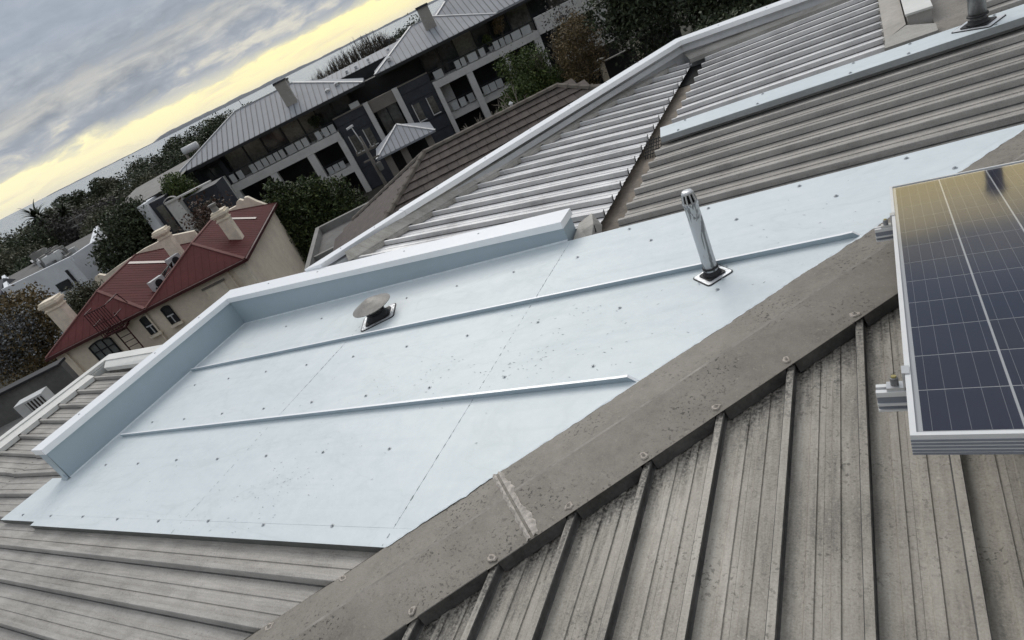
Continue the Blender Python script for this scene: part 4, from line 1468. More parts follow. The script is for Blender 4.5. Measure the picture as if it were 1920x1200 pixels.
w = fb(apt, AU, 'window', 'window_curtain', -2.6, -0.6, 63.6, 63.68, 3.2, 5.9)
fb(w, AU, 'frame', 'rail_dark', -1.65, -1.55, 63.5, 63.62, 3.2, 5.9)
box_ = fb(apt, AU, 'planter', 'ac_white', -4.5, -3.6, 62.4, 62.9, 7.17, 7.62)
# link roof behind, between the wings
b = B(); b.add([(-6.5, 68, 9.65), (3.5, 68, 9.65), (3.5, 72, 10.25), (-6.5, 72, 10.25)], [(0, 1, 2, 3)]); b.make('roof', 'roof_zinc', apt, AU)
fb(apt, AU, 'wall', 'cladding_black', -6.4, 3.4, 68.1, 71.9, 7.0, 9.6)
for u, z in ((-3.6, 9.8), (-2.6, 9.8), (-1.2, 9.9), (1.0, 9.9)):
    B().lathe([(0.14, 0), (0.14, 0.2), (0.24, 0.22), (0.05, 0.36)], (u, 69, z), 10).make('roof_vent', 'lamp_white', apt, AU)
seams = B()
u = -6.2
while u < 3.3:
    seams.bar((u, 68, 9.67), (u, 72, 10.27), 0.05, 0.06); u += 0.5
tag(seams.make('roof_seams', 'roof_zinc_dark', apt, AU), kind='stuff')
# right wing: low front hip and taller roof behind it
rf, r0, r1, e = hip_roof(apt, AU, -1.1, 10.95, 61.6, 72.4, 8.93, 11.02, 5.0, 'roof_zinc')
ridge_bars(apt, AU, [(e[0], r0), (e[1], r1), (r0, r1)], 'roof_zinc_edge')
seam_lines(apt, AU, (e[0], e[1], r1, r0), 0.52, 'roof_zinc_dark')
rf, r0, r1, e = hip_roof(apt, AU, 2.6, 24.0, 62.6, 76.5, 9.0, 12.05, 6.4, 'roof_zinc')
ridge_bars(apt, AU, [(e[0], r0), (e[1], r1), (r0, r1)], 'roof_zinc_edge')
seam_lines(apt, AU, (e[0], e[1], r1, r0), 0.52, 'roof_zinc_dark')
fb(apt, AU, 'gutter', 'rail_dark', -1.15, 24.0, 61.45, 61.6, 8.66, 8.90)
ch = fb(apt, AU, 'chimney', 'render_mid', 4.9, 5.95, 64.6, 65.3, 9.6, 12.0)
fb(ch, AU, 'chimney_cap', 'cladding_dark', 4.85, 6.0, 64.5, 65.4, 12.0, 12.2)
for u, v, z in ((0.6, 62.6, 9.4), (8.0, 67.5, 11.6), (13.8, 64.2, 9.8)):
    B().lathe([(0.16, 0), (0.16, 0.18), (0.28, 0.2), (0.05, 0.36)], (u, v, z), 10).make('roof_vent', 'lamp_white', apt, AU)
pane_u = [3.3, 5.0, 6.6, 8.6, 10.3, 12.2, 14.4, 16.2, 18.1, 20.0]
for i in range(len(pane_u)-1):
    w = fb(apt, AU, 'window', 'window_curtain' if i in (2, 5, 7) else 'window_dark', pane_u[i]+0.08, pane_u[i+1]-0.08, 64.4, 64.48, 6.1, 8.55)
    fb(w, AU, 'frame', 'rail_dark', pane_u[i]-0.08, pane_u[i]+0.06, 64.3, 64.46, 6.1, 8.6)
fb(apt, AU, 'balcony_slab', 'render_grey', 3.2, 13.95, 61.9, 64.9, 5.52, 6.14)
for (u0, u1, z1) in ((3.2, 3.62, 5.51), (6.35, 6.95, 5.51), (10.1, 10.6, 5.51), (13.3, 13.95, 5.51)):
    fb(apt, AU, 'column', 'render_grey', u0, u1, 61.92, 62.6, 0, z1)
fb(apt, AU, 'balcony_slab', 'render_grey', 3.63, 10.0, 62.65, 64.6, 2.3, 2.95)
fb(apt, AU, 'wall', 'render_grey', 3.7, 4.7, 63.6, 64.1, 2.96, 5.51)
B().bar((3.3, 61.98, 7.05), (13.9, 61.98, 7.05), 0.06, 0.07).make('handrail', 'rail_dark', apt, AU)
B().bar((3.7, 62.5, 3.95), (10.0, 62.5, 3.95), 0.05, 0.06).make('handrail', 'rail_dark', apt, AU)
u = 3.6
while u < 13.4:
    w = rr.choice((0.5, 0.55, 0.95, 0.6))
    if rr.random() < 0.8:
        fb(apt, AU, 'screen', 'screen_panel', u, u+w-0.07, 61.96, 61.99, 6.22, 6.92)
    B().box(u+w-0.05, u+w-0.02, 61.95, 61.99, 6.15, 7.03).make('baluster', 'rail_dark', apt, AU)
    u += w+0.05+(0.15 if rr.random() < 0.3 else 0)
for u in (3.95, 4.75, 5.6, 7.2, 7.9, 8.6):
    fb(apt, AU, 'screen', 'screen_panel', u, u+0.62, 62.46, 62.49, 3.05, 3.8)
fb(apt, AU, 'parapet_panel', 'render_grey', 13.96, 19.9, 61.7, 62.2, 5.7, 7.2)
fb(apt, AU, 'column', 'render_grey', 19.2, 20.6, 61.69, 62.4, 3.6, 6.6)
fb(apt, AU, 'window', 'window_dark', 15.6, 19.1, 62.5, 62.58, 3.3, 5.65)
fb(apt, AU, 'balcony_slab', 'render_grey', 15.5, 21.6, 60.9, 62.45, 2.5, 3.1)
B().bar((15.6, 61.0, 4.0), (21.5, 61.0, 4.0), 0.05, 0.06).make('handrail', 'rail_dark', apt, AU)
for u in (17.6, 18.6, 19.5, 20.5):
    fb(apt, AU, 'screen', 'screen_panel', u, u+0.75, 60.98, 61.01, 3.15, 3.9)

for nm, uu, hh, rad_, mt_, lb, sd_ in (('potted_bamboo', 11.0, 2.5, 0.85, 'leaf_brown', 'yellowing potted bamboo on the right wing balcony', 301), ('potted_shrub', 9.5, 1.5, 0.5, 'leaf_green', 'small potted shrub left of the bamboo on the balcony', 302), ('potted_shrub', -8.0, 1.9, 0.6, 'leaf_dark', 'dark potted shrub on the left wing balcony near its right end', 303)):
    late_plants.append((nm, uu, hh, rad_, mt_, lb, sd_))

# ---- entrance porch with pyramid roof
PU = (-1.2, 54.5)
por = bg_root('entrance_porch', -1.2, 54.5, 'small porch with pyramid ribbed zinc roof in front of the apartment block', 'porch')
b = B()
pe = [(-3.85, 52.0, 3.9), (1.30, 52.0, 3.9), (1.30, 57.2, 3.9), (-3.85, 57.2, 3.9)]
pk = (-1.27, 54.6, 5.25)
b.add(pe+[pk], [(0, 1, 4), (1, 2, 4), (2, 3, 4), (3, 0, 4)])
b.box(-3.85, 1.30, 52.0, 57.2, 3.75, 3.89)
b.make('roof', 'roof_zinc', por, PU)
ridge_bars(por, PU, [(pe[0], pk), (pe[1], pk)], 'roof_zinc_edge', 0.2, 0.08)
seam_lines(por, PU, (pe[0], pe[1], pk, pk), 0.42, 'roof_zinc_dark')
for u0 in (-3.3, -1.9, 0.3):
    fb(por, PU, 'column', 'render_brown', u0, u0+0.55, 52.4, 52.95, 0, 3.74)
fb(por, PU, 'wall', 'cladding_black', -3.2, 0.9, 56.0, 56.5, 0, 3.74)

# ---- utility pole with street lamp
LU = (-3.55, 44.0)
pole = bg_root('street_lamp', -3.55, 44.0, 'tall timber street lamp pole with white lamp head in front of the apartments', 'street lamp')
B().tube((-3.5, 44, 0), (-3.55, 44, 6.9), 0.15, 0.11, 10).make('pole', 'timber_pole', pole, LU, True)
B().tube((-3.55, 43.95, 6.2), (-3.68, 43.7, 7.66), 0.04, 0.035, 8).make('lamp_arm', 'lamp_white', pole, LU, True)
B().bar((-4.0, 43.6, 7.68), (-3.55, 43.75, 7.72), 0.17, 0.12).make('lamp_head', 'lamp_white', pole, LU)
B().bar((-4.3, 44, 5.9), (-2.8, 44, 5.9), 0.10, 0.12).make('crossarm', 'timber_pole', pole, LU)
B().bar((-4.1, 44, 5.3), (-3.0, 44, 5.3), 0.09, 0.10).make('crossarm', 'timber_pole', pole, LU)
for u in (-4.2, -3.9, -3.2, -2.9):
    B().lathe([(0.05, 0), (0.07, 0.06), (0.05, 0.10), (0.06, 0.16)], (u, 44, 5.97), 8).make('insulator', 'render_brown', pole, LU)
B().lathe([(0.15, 0), (0.18, 0.05), (0.18, 0.55), (0.1, 0.6)], (-3.25, 43.8, 4.4), 10).make('junction_can', 'concrete_dark', pole, LU)

# ---- brown tiled house in the middle distance
TU = (2.2, 18.0)
tile = bg_root('tiled_house', 2.2, 18.0, 'house with dark brown concrete tile hip roof just beyond the white parapet', 'house')
rz, rv = 8.42, 20.0
ua, ub = -0.11, 4.46
pt = 0.47
dn = 4.6                                                  # run of the slopes
fz = rz-pt*dn
b = B()
b.add([(ua-dn, rv-dn, fz), (ub+dn, rv-dn, fz), (ub+dn, rv+dn, fz), (ua-dn, rv+dn, fz), (ua, rv, rz), (ub, rv, rz)],
      [(0, 1, 5, 4), (1, 2, 5), (2, 3, 4, 5), (3, 0, 4)])
b.v = [(p[0], p[1], p[2]-0.05) for p in b.v]
b.make('roof', 'tile_brown', tile, TU)
fb(tile, TU, 'wall', 'wall_brick', ua-dn+0.6, ub+dn-0.6, rv-dn+0.6, rv+dn-0.6, 0, fz+0.1)
TW, TC = 0.33, 0.335                                      # tile width, course along the slope
sl = sqrt(1+pt*pt)
b = MB()
b.box(-TW/2+0.004, TW/2-0.004, -0.40, 0, 0.0, 0.042)
b.v = [(x, y, z-(0.0 if y < -0.2 else 0.040)) for x, y, z in b.v]
TM = b.mesh('roof_tile', 'tile_brown')
rr = random.Random(8)
pitch_ang = atan2(pt, 1)
count = 0
for j in range(13):
    d = (j+1)*TC/sl
    n0 = ua-d; n1 = ub+d
    off = 0 if j % 2 else TW/2
    u = n0+off*0.5
    while u < n1-0.05:
        uc = u+TW/2
        vis = uc < 5.5 and not (uc < -0.5 and j > 9)
        if vis and count < 298 and uc-TW/2 > n0+0.02-0.2 and uc+TW/2 < n1+0.2:
            o = inst('roof_tile', TM, tile, (uc-TU[0], rv-d+0.0-TU[1]-0.0, rz-pt*d), (pitch_ang+rr.uniform(-.01, .01), rr.uniform(-.012, .012), rr.uniform(-.006, .006)))
            o.location.y += 0.0
            count += 1
        u += TW
# the tiles hang from their upper edge, so shift them up the slope by one course
for o in tile.children:
    if o.name.startswith('roof_tile'):
        o.location.y += 0.36/sl; o.location.z += pt*0.36/sl
# left hip face: overlapping courses
b = B()
for j in range(13):
    d0 = j*TC/sl; d1 = d0+TC/sl*1.15
    z0 = rz-pt*d0; z1 = rz-pt*d1
    b.add([(ua-d0, rv-d0, z0+0.002), (ua-d0, rv+d0, z0+0.002), (ua-d1, rv+d1, z1+0.030), (ua-d1, rv-d1, z1+0.030), (ua-d1, rv+d1, z1-0.005), (ua-d1, rv-d1, z1-0.005)],
          [(0, 1, 2, 3), (3, 2, 4, 5)])
tag(b.make('tile_courses', 'tile_brown', tile, TU), kind='stuff')
# hip and ridge capping tiles
b = MB()
prof = [(-0.12, -0.03), (-0.07, 0.045), (0, 0.07), (0.07, 0.045), (0.12, -0.03)]
for y, sc in ((0, 1.0), (0.40, 0.86)):
    for x, z in prof:
        b.v.append((x*sc, y, z*sc))
for k in range(4):
    b.f.append((k, k+1, k+6, k+5))
b.f.append((4, 3, 2, 1, 0)); b.f.append((5, 6, 7, 8, 9))
RM = b.mesh('ridge_tile', 'tile_lichen')


def ridge_row(p, q, n):
    p = Vector(p); q = Vector(q); d = (q-p)
    yaw_ = atan2(-d.x, d.y); pit = atan2(d.z, sqrt(d.x**2+d.y**2))
    for k in range(n):
        c = p+d*(k/n)
        inst('ridge_tile', RM, tile, (c.x-TU[0], c.y-TU[1], c.z+0.03), (pit, 0, yaw_+rr.uniform(-.03, .03)))


ridge_row((ua-3.4, rv-3.4, rz-pt*3.4), (ua, rv, rz), 14)
ridge_row((ua-3.4, rv+3.4, rz-pt*3.4), (ua, rv, rz), 14)
ridge_row((ua, rv, rz), (ub, rv, rz), 13)
ridge_row((ub+3.4, rv-3.4, rz-pt*3.4), (ub, rv, rz), 14)
B().lathe([(0.05, 0), (0.05, 0.16), (0.08, 0.17), (0.02, 0.24)], (2.95, 20.2, rz-0.05), 10).make('roof_vent', 'lamp_white', tile, TU)

# ---- flat concrete carport roof left of the tiles
CU = (-4.6, 29.0)
car = bg_root('carport_roof', -4.6, 29.0, 'flat grey concrete carport roof with raised kerb left of the tiled house', 'carport')
fb(car, CU, 'slab', 'concrete_dark', -6.2, -1.6, 24.5, 30.6, 5.05, 5.30)
fb(car, CU, 'kerb', 'concrete_mid', -6.2, -1.6, 30.61, 30.85, 5.05, 5.62)
fb(car, CU, 'kerb', 'concrete_mid', -6.42, -6.21, 24.5, 30.85, 5.05, 5.62)
fb(car, CU, 'kerb', 'concrete_mid', -6.2, -1.6, 26.4, 26.58, 5.305, 5.50)
fb(car, CU, 'wall', 'concrete_dark', -6.1, -1.7, 24.6, 30.5, 0, 5.04)

# ---- red roofed house
RU = (-16.0, 32.0)
red = bg_root('red_roofed_house', -16.0, 32.0, 'cream rendered house with twin dark red hipped roofs and three chimneys', 'house')
ze, zr = 5.62, 6.98
fb(red, RU, 'wall', 'stucco_cream', -21.2, -10.75, 32.25, 43.3, 0, ze-0.12)
fb(red, RU, 'corner_pier', 'stucco_pale', -11.3, -10.70, 32.18, 32.7, 0, ze-0.13)
W2 = 2.72
for (u0, u1) in ((-21.42, -15.98), (-15.92, -10.45)):
    rf, p0, p1, e = hip_roof(red, RU, u0, u1, 32.0, 43.6, ze, zr, 2.75, 'roof_red', ridge_axis='v', th=0.14)
    ridge_bars(red, RU, [(e[0], p0), (e[1], p0), (p0, p1), (e[2], p1)], 'roof_red_edge', 0.16, 0.06)
    b = B()                                               # fine ribs of the sheets
    um = (u0+u1)/2
    for side in (-1, 1):
        v = 32.6
        while v < 43.2:
            f = min(1, (v-32.0)/2.75, (43.6-v)/2.75)
            ue = u0 if side < 0 else u1
            b.bar((ue, v, ze+0.003), (ue+(um-ue)*f, v, ze+(zr-ze)*f+0.003), 0.03, 0.012)
            v += 0.40
    u = u0+0.4
    while u < u1-0.2:
        f = min(1, (u-u0)/(um-u0), (u1-u)/(u1-um))
        b.bar((u, 32.0, ze+0.003), (u, 32.0+2.75*f, ze+(zr-ze)*f+0.003), 0.03, 0.012)
        u += 0.40
    tag(b.make('roof_ribs', 'roof_red', red, RU), kind='stuff')
fb(red, RU, 'gutter', 'paint_oxide', -21.45, -10.4, 31.86, 31.99, ze-0.17, ze-0.02)
fb(red, RU, 'gutter', 'paint_oxide', -10.44, -10.32, 31.9, 43.6, ze-0.17, ze-0.02)
# translucent strips on the slopes
for um, u1, v in ((-18.7, -15.98, 39.2), (-13.2, -10.45, 39.6)):
    b = B()
    b.add([(um+0.15, v-0.2, zr-0.05), (um+0.15, v+0.2, zr-0.05), (u1-0.5, v+0.2, ze+0.29), (u1-0.5, v-0.2, ze+0.29)], [(3, 2, 1, 0)])
    b.v = [(x, y, z+0.02) for x, y, z in b.v]
    b.make('translucent_sheet', 'skylight_strip', red, RU)


def chimney(u0, u1, v0, v1, z0, z1, pot=False):
    c = fb(red, RU, 'chimney', 'stucco_pale', u0, u1, v0, v1, z0, z1)
    for k, (o_, h0, h1) in enumerate(((0.05, -0.42, -0.36), (0.07, -0.22, -0.14), (0.13, -0.139, 0.0), (0.06, 0.001, 0.12))):
        fb(c, RU, 'corbel', 'stucco_pale', u0-o_, u1+o_, v0-o_, v1+o_, z1+h0+0.02, z1+h1+0.02)
    if pot:
        B().lathe([(0.2, 0), (0.17, 0.3), (0.24, 0.32), (0.24, 0.42)], ((u0+u1)/2-0.1, (v0+v1)/2, z1+0.14), 12).make('chimney_pot', 'concrete_mid', c, RU)
    return c


chimney(-11.62, -11.02, 35.3, 35.9, 5.2, 7.62, True)
chimney(-16.45, -15.80, 39.4, 40.0, 5.0, 7.65, False)
chimney(-21.85, -21.05, 35.2, 35.9, 0.0, 7.45, False)
# scrolled gable parapet at the back
b = B()
prof = [(-13.7, 5.4), (-13.7, 6.50), (-12.75, 6.52), (-12.6, 6.72), (-12.35, 6.80), (-12.15, 6.62), (-12.0, 6.76), (-11.8, 6.70), (-11.45, 6.2), (-11.0, 5.7), (-11.0, 5.4)]
n = len(prof)
b.add([(u, 43.7, z) for u, z in prof]+[(u, 44.1, z) for u, z in prof], [tuple(range(n)), tuple(range(2*n-1, n-1, -1))]+[(i, n+i, n+(i+1) % n, (i+1) % n) for i in range(n)])
b.make('gable_parapet', 'stucco_pale', red, RU)
b = B()
prof = [(-23.6, 5.0), (-23.6, 6.1), (-23.3, 6.2), (-23.1, 6.5), (-22.8, 6.55), (-22.5, 6.3), (-21.6, 6.45), (-19.4, 6.70), (-17.5, 6.70), (-16.0, 6.3), (-16.0, 5.0)]
n = len(prof)
b.add([(u, 43.75, z) for u, z in prof]+[(u, 44.05, z) for u, z in prof], [tuple(range(n)), tuple(range(2*n-1, n-1, -1))]+[(i, n+i, n+(i+1) % n, (i+1) % n) for i in range(n)])
b.make('gable_parapet', 'stucco_pale', red, RU)
# windows on the near wall


def arched(u0, u1, z0, z1, rise, mat, nv, nh, name='window'):
    b = B()
    m_ = 8
    top = [(u0+(u1-u0)*k/m_, z1-rise+rise*(1-((2*k/m_-1)**2))) for k in range(m_+1)]
    b.add([(u0, 32.20, z0), (u1, 32.20, z0)]+[(u, 32.20, z) for u, z in reversed(top)], [tuple(range(m_+3))])
    w = b.make(name, mat, red, RU)
    f = B()
    for a, c in zip(top[:-1], top[1:]):
        f.bar((a[0], 32.18, a[1]), (c[0], 32.18, c[1]), 0.07, 0.07)
    f.bar((u0, 32.18, z0), (u0, 32.18, z1-rise), 0.07, 0.07); f.bar((u1, 32.18, z0), (u1, 32.18, z1-rise), 0.07, 0.07)
    for k in range(1, nv):
        uu = u0+(u1-u0)*k/nv
        f.bar((uu, 32.175, z0), (uu, 32.175, z1-rise*0.3), 0.05, 0.05)
    for k in range(1, nh):
        zz_ = z0+(z1-z0)*k/nh
        f.bar((u0, 32.172, zz_), (u1, 32.172, zz_), 0.05, 0.05)
    f.make('frame', 'rail_dark', w, RU)
    return w


arched(-19.55, -18.40, 3.75, 5.18, 0.12, 'window_frosted', 3, 3)
for u in (-16.62, -15.45):
    w = arched(u, u+0.42, 4.25, 5.22, 0.05, 'window_dark', 1, 1)
    fb(w, RU, 'sash', 'lamp_white', u+0.03, u+0.39, 32.15, 32.19, 4.68, 4.74)
    fb(w, RU, 'sash', 'lamp_white', u+0.19, u+0.23, 32.152, 32.192, 4.27, 4.68)
    fb(w, RU, 'sill', 'stucco_pale', u-0.10, u+0.52, 32.05, 32.24, 4.10, 4.22)
w = fb(red, RU, 'blind_window', 'stucco_pale', -13.1, -12.05, 32.215, 32.245, 3.7, 5.05)
fb(w, RU, 'lintel', 'render_brown', -13.2, -11.95, 32.16, 32.24, 5.06, 5.16)
for u in (-20.6, -16.2, -11.6):
    B().tube((u, 32.16, 0), (u, 32.16, ze-0.2), 0.05, n=8).make('downpipe', 'stucco_cream', red, RU)
# caged access ladder
LDU = (-17.6, 31.7)
lad = bg_root('caged_ladder', -17.6, 31.7, 'dark red caged fire ladder on the front of the red roofed house', 'ladder')
for u in (-17.75, -17.15):
    B().tube((u, 31.75, 0), (u, 31.75, 6.15), 0.035, n=6).make('stile', 'paint_oxide', lad, LDU)
z = 0.4
while z < 5.5:
    B().tube((-17.75, 31.75, z), (-17.15, 31.75, z), 0.022, n=6).make('rung', 'paint_oxide', lad, LDU); z += 0.30
for i in range(9):
    u = -18.15+0.13*i
    B().tube((u, 31.35, 5.35), (u, 31.35, 6.75), 0.022, n=5).make('cage_bar', 'paint_oxide', lad, LDU)
for z in (5.38, 6.05, 6.72):
    b = B()
    b.tube((-18.17, 31.35, z), (-17.05, 31.35, z), 0.026, n=6); b.tube((-18.17, 31.35, z), (-18.17, 32.3, z), 0.026, n=6); b.tube((-17.05, 31.35, z), (-17.05, 32.3, z), 0.026, n=6)
    b.make('cage_hoop', 'paint_oxide', lad, LDU)
b = B(); b.tube((-17.05, 31.8, 6.7), (-16.9, 32.6, 6.75), 0.026, n=6); b.tube((-16.9, 32.6, 6.75), (-16.9, 32.9, 6.1), 0.026, n=6)
b.make('grab_rail', 'paint_oxide', lad, LDU)
fb(lad, LDU, 'platform', 'paint_oxide', -18.17, -17.02, 31.4, 32.0, 5.30, 5.345)


def ac_unit(name, u, v, z, w, h, d, label, turn=0.0, grille=True, n=5, front=False):
    o = bg_root(name, u, v, label, 'air conditioner', None, turn)
    o.location.z = z
    MB().box(-w/2, w/2, -d/2, d/2, 0.06, h).build('casing', 'ac_white', o)
    MB().box(-w/2+0.05, -w/2+0.15, -d/2, d/2, 0, 0.058).build('foot', 'rail_dark', o)
    MB().box(w/2-0.15, w/2-0.05, -d/2, d/2, 0, 0.058).build('foot', 'rail_dark', o)
    if front:                                             # louvred front beside a plain service panel
        MB().box(-w*0.14, w/2-0.03, -d/2-0.006, -d/2-0.001, 0.10, h-0.05).build('louvre_recess', 'tile_brown', o)
        for k in range(n):
            uu = -w*0.14+(w*0.64-0.03)*(k+0.5)/n
            MB().box(uu-0.018, uu+0.012, -d/2-0.03, -d/2-0.0065, 0.10, h-0.05).build('louvre', 'ac_white', o)
        return o
    b = MB(); b.lathe([(h*0.36, 0), (h*0.36, 0.02), (h*0.1, 0.03)], (0, 0, 0), 20)
    b.v = [(x, -d/2-zz_-0.002, y+h*0.53) for x, y, zz_ in b.v]
    b.build('fan_grille', 'rail_dark', o)
    if grille:
        for k in range(n):
            zz_ = 0.14+(h-0.22)*k/(n-1)
            MB().box(w/2+0.001, w/2+0.02, -d/2+0.03, d/2-0.03, zz_-0.02, zz_+0.01).build('louvre', 'concrete_mid', o)
    return o


ac_unit('air_conditioner', -15.85, 34.6, 5.62, 0.8, 0.62, 0.34, 'white air conditioner low in the valley between the red roofs', 0.9)
ac_unit('air_conditioner', -15.95, 38.3, 5.70, 0.8, 0.62, 0.34, 'white air conditioner beside the middle chimney of the red roofed house', 0.9)
b = B()
for k in range(3):
    b.tube((-15.8-0.05*k, 34.2, 5.75+0.04*k), (-15.95+0.06*k, 38.2, 5.80+0.05*k), 0.03, n=6)
    b.tube((-15.6, 35.0, 6.0+0.1*k), (-15.3, 35.9+0.2*k, 6.35), 0.03, n=6)
    b.tube((-15.3, 35.9+0.2*k, 6.35), (-15.7, 36.9, 5.9), 0.03, n=6)
o = b.build('refrigerant_pipes', 'rubber', None, (0, 0, 0))
o.location = (0, 0, 0); o.rotation_euler = (0, 0, GA)
tag(o, 'black refrigerant pipes running between the two air conditioners on the red roof', 'pipes')

# ---- lower courtyard beside the red house
YU = (-13.0, 17.0)
yard = bg_root('neighbour_wall', -13.0, 17.0, 'grey rendered neighbour wall with flat top below the left roof kerb', 'wall')
fb(yard, YU, 'wall', 'concrete_dark', -21.0, -11.6, 17.6, 17.85, 0, 8.15)
fb(yard, YU, 'coping', 'cladding_black', -21.0, -11.6, 17.5, 17.95, 8.151, 8.22)
fb(yard, YU, 'ledge', 'concrete_mid', -21.0, -10.4, 15.6, 17.58, 7.15, 7.35)
fb(yard, YU, 'fascia', 'paint_oxide', -14.0, -9.8, 14.9, 15.58, 6.6, 7.0)
ac_unit('air_conditioner', -12.15, 16.6, 7.36, 0.75, 0.62, 0.42, 'boxy white air conditioner with brown louvres on the grey wall ledge', 0.1, True, 5, True)

# ---- white flat roofed building far left
WU = (-36.0, 66.0)
wh = bg_root('white_building', -36.0, 66.0, 'white flat roofed building with cluttered rooftop plant at the far left', 'building')
b = B(); b.prism([(-39.5, 61.0), (-32.0, 59.5), (-31.0, 63.0), (-37.5, 79.0), (-48.0, 76.0)], 0, 6.55); b.make('wall', 'render_white', wh, WU)
b = B()
b.prism([(-39.5, 61.0), (-32.0, 59.5), (-31.95, 59.9), (-39.45, 61.4)], 6.551, 6.95)
b.prism([(-31.9, 59.9), (-31.0, 63.0), (-37.5, 79.0), (-37.9, 78.8), (-31.6, 63.1), (-32.2, 59.95)], 6.551, 6.93)
b.prism([(-39.5, 61.5), (-39.1, 61.5), (-47.6, 75.8), (-48.0, 75.8)], 6.551, 6.93)
b.make('parapet', 'render_white', wh, WU)
b = B(); b.prism([(-39.1, 61.6), (-32.3, 60.3), (-31.7, 63.2), (-38.0, 78.4), (-47.4, 75.7)], 6.552, 6.58); b.make('roof_deck', 'concrete_dark', wh, WU)
fb(wh, WU, 'window', 'window_dark', -34.7, -33.5, 59.65, 59.95, 4.6, 5.4)
B().box(-33.15, -32.95, 59.55, 59.75, 3.0, 6.1).make('downpipe', 'rail_dark', wh, WU)
rr = random.Random(21)
for k in range(9):
    t = k/8
    u = -34.5-8.0*t+rr.uniform(-.8, .8); v = 63+12*t
    h = rr.uniform(0.5, 1.3)
    p = fb(wh, WU, 'plant_unit', 'concrete_mid' if k % 2 else 'ac_white', u-rr.uniform(.4, .9), u+rr.uniform(.4, .9), v-0.5, v+0.6, 6.56, 6.56+h)
    b = B(); b.lathe([(0.3, 0), (0.3, 0.06)], (u, v, 6.57+h), 12); b.make('fan_grille', 'rail_dark', p, WU)
for k in range(26):
    t = rr.random()
    u = -33.6-8.5*t+rr.uniform(-1.6, 1.6); v = 62+13*t
    sx_, sy_, h = rr.uniform(.12, .5), rr.uniform(.12, .5), rr.uniform(.2, .8)
    fb(wh, WU, 'plant_box', rr.choice(('concrete_mid', 'concrete_dark', 'ac_white', 'galvanised_dark')), u-sx_, u+sx_, v-sy_, v+sy_, 6.555, 6.555+h)
for k in range(7):
    u = -33.0-1.3*k; v = 61.2+2.0*k
    B().tube((u, v, 6.95), (u-1.4, v+2.2, 6.95+0.1*(k % 2)), 0.05, n=6).make('pipe', 'galvanised_dark', wh, WU)
for k in range(4):
    B().bar((-35-2.4*k, 63.4+3*k, 6.9), (-36.6-2.4*k, 66+3*k, 7.0), 0.25, 0.2).make('duct', 'galvanised', wh, WU)
# ---- gabled cottage at the picture edge
CTU = (-45.5, 66.0)
r_ = bg_root('cottage', -45.5, 66.0, 'white gabled cottage with dark slate roof at the far left edge', 'house')
fb(r_, CTU, 'wall', 'render_white', -48.5, -42.6, 64.0, 70.0, 0, 5.6)
b = B()
b.add([(-48.8, 63.7, 5.6), (-42.4, 63.7, 5.6), (-42.4, 70.3, 5.6), (-48.8, 70.3, 5.6), (-48.8, 67, 7.3), (-42.4, 67, 7.3)], [(0, 1, 5, 4), (1, 2, 5), (2, 3, 4, 5), (3, 0, 4)])
b.make('roof', 'roof_zinc_dark', r_, CTU)

# ---- modern house left of the apartments
MU = (-21.0, 55.0)
mod = bg_root('modern_house', -21.0, 55.0, 'modern white and grey house with flat roofs left of the apartment block', 'house')
fb(mod, MU, 'wall', 'render_white', -22.65, -21.95, 54.8, 60.0, 0, 8.38)
fb(mod, MU, 'wall', 'cladding_dark', -21.94, -20.62, 55.4, 60.0, 0, 8.2)
fb(mod, MU, 'window', 'window_curtain', -21.6, -21.0, 55.3, 55.39, 5.4, 7.7)
fb(mod, MU, 'wall', 'render_grey', -20.61, -19.55, 54.7, 58.5, 0, 7.62)
fb(mod, MU, 'wall', 'cladding_dark', -19.54, -16.6, 55.5, 58.5, 0, 7.3)
fb(mod, MU, 'coping', 'render_grey', -20.62, -16.6, 54.6, 55.2, 7.63, 7.75)
fb(mod, MU, 'window', 'window_dark', -19.3, -17.2, 55.4, 55.49, 4.2, 6.4)
b = B(); b.add([(-27.5, 57.5, 8.25), (-20.0, 57.5, 8.55), (-19.5, 68.0, 9.4), (-27.0, 68.0, 9.1)], [(0, 1, 2, 3)]); b.make('roof', 'concrete_mid', mod, MU)
fb(mod, MU, 'wall', 'render_brown', -27.2, -22.66, 58.0, 67.5, 0, 8.2)
b = B()
for k in range(8):
    t0 = pi*k/8; t1 = pi*(k+1)/8
    b.bar((-20.1-0.50*cos(t0), 54.75, 7.76+0.25*sin(t0)), (-20.1-0.50*cos(t1), 54.75, 7.76+0.25*sin(t1)), 0.3, 0.05, (0, 0, 1))
b.make('arched_canopy', 'render_grey', mod, MU)

# ---- gate piers and dark gates by the street
GU = (16.0, 50.0)
gate = bg_root('boundary_fence', 16.0, 50.0, 'black boundary fence with pale square piers before the apartments', 'fence')
for u, zt_ in ((14.85, 3.3), (17.95, 3.65), (11.6, 2.7)):
    pr_ = fb(gate, GU, 'pier', 'stucco_pale' if u > 12 else 'concrete_dark', u-0.22, u+0.22, 49.8, 50.25, 0, zt_)
    fb(pr_, GU, 'pier_cap', 'concrete_mid', u-0.32, u+0.32, 49.7, 50.35, zt_+0.001, zt_+0.14)
for u0, u1, zt_ in ((11.85, 14.6, 2.75), (15.1, 17.7, 3.1), (18.2, 21.5, 3.5)):
    fb(gate, GU, 'panel', 'cladding_black', u0, u1, 49.95, 50.05, 0.1, zt_)
    fb(gate, GU, 'coping', 'concrete_mid', u0, u1, 49.85, 50.15, zt_+0.001, zt_+0.08)


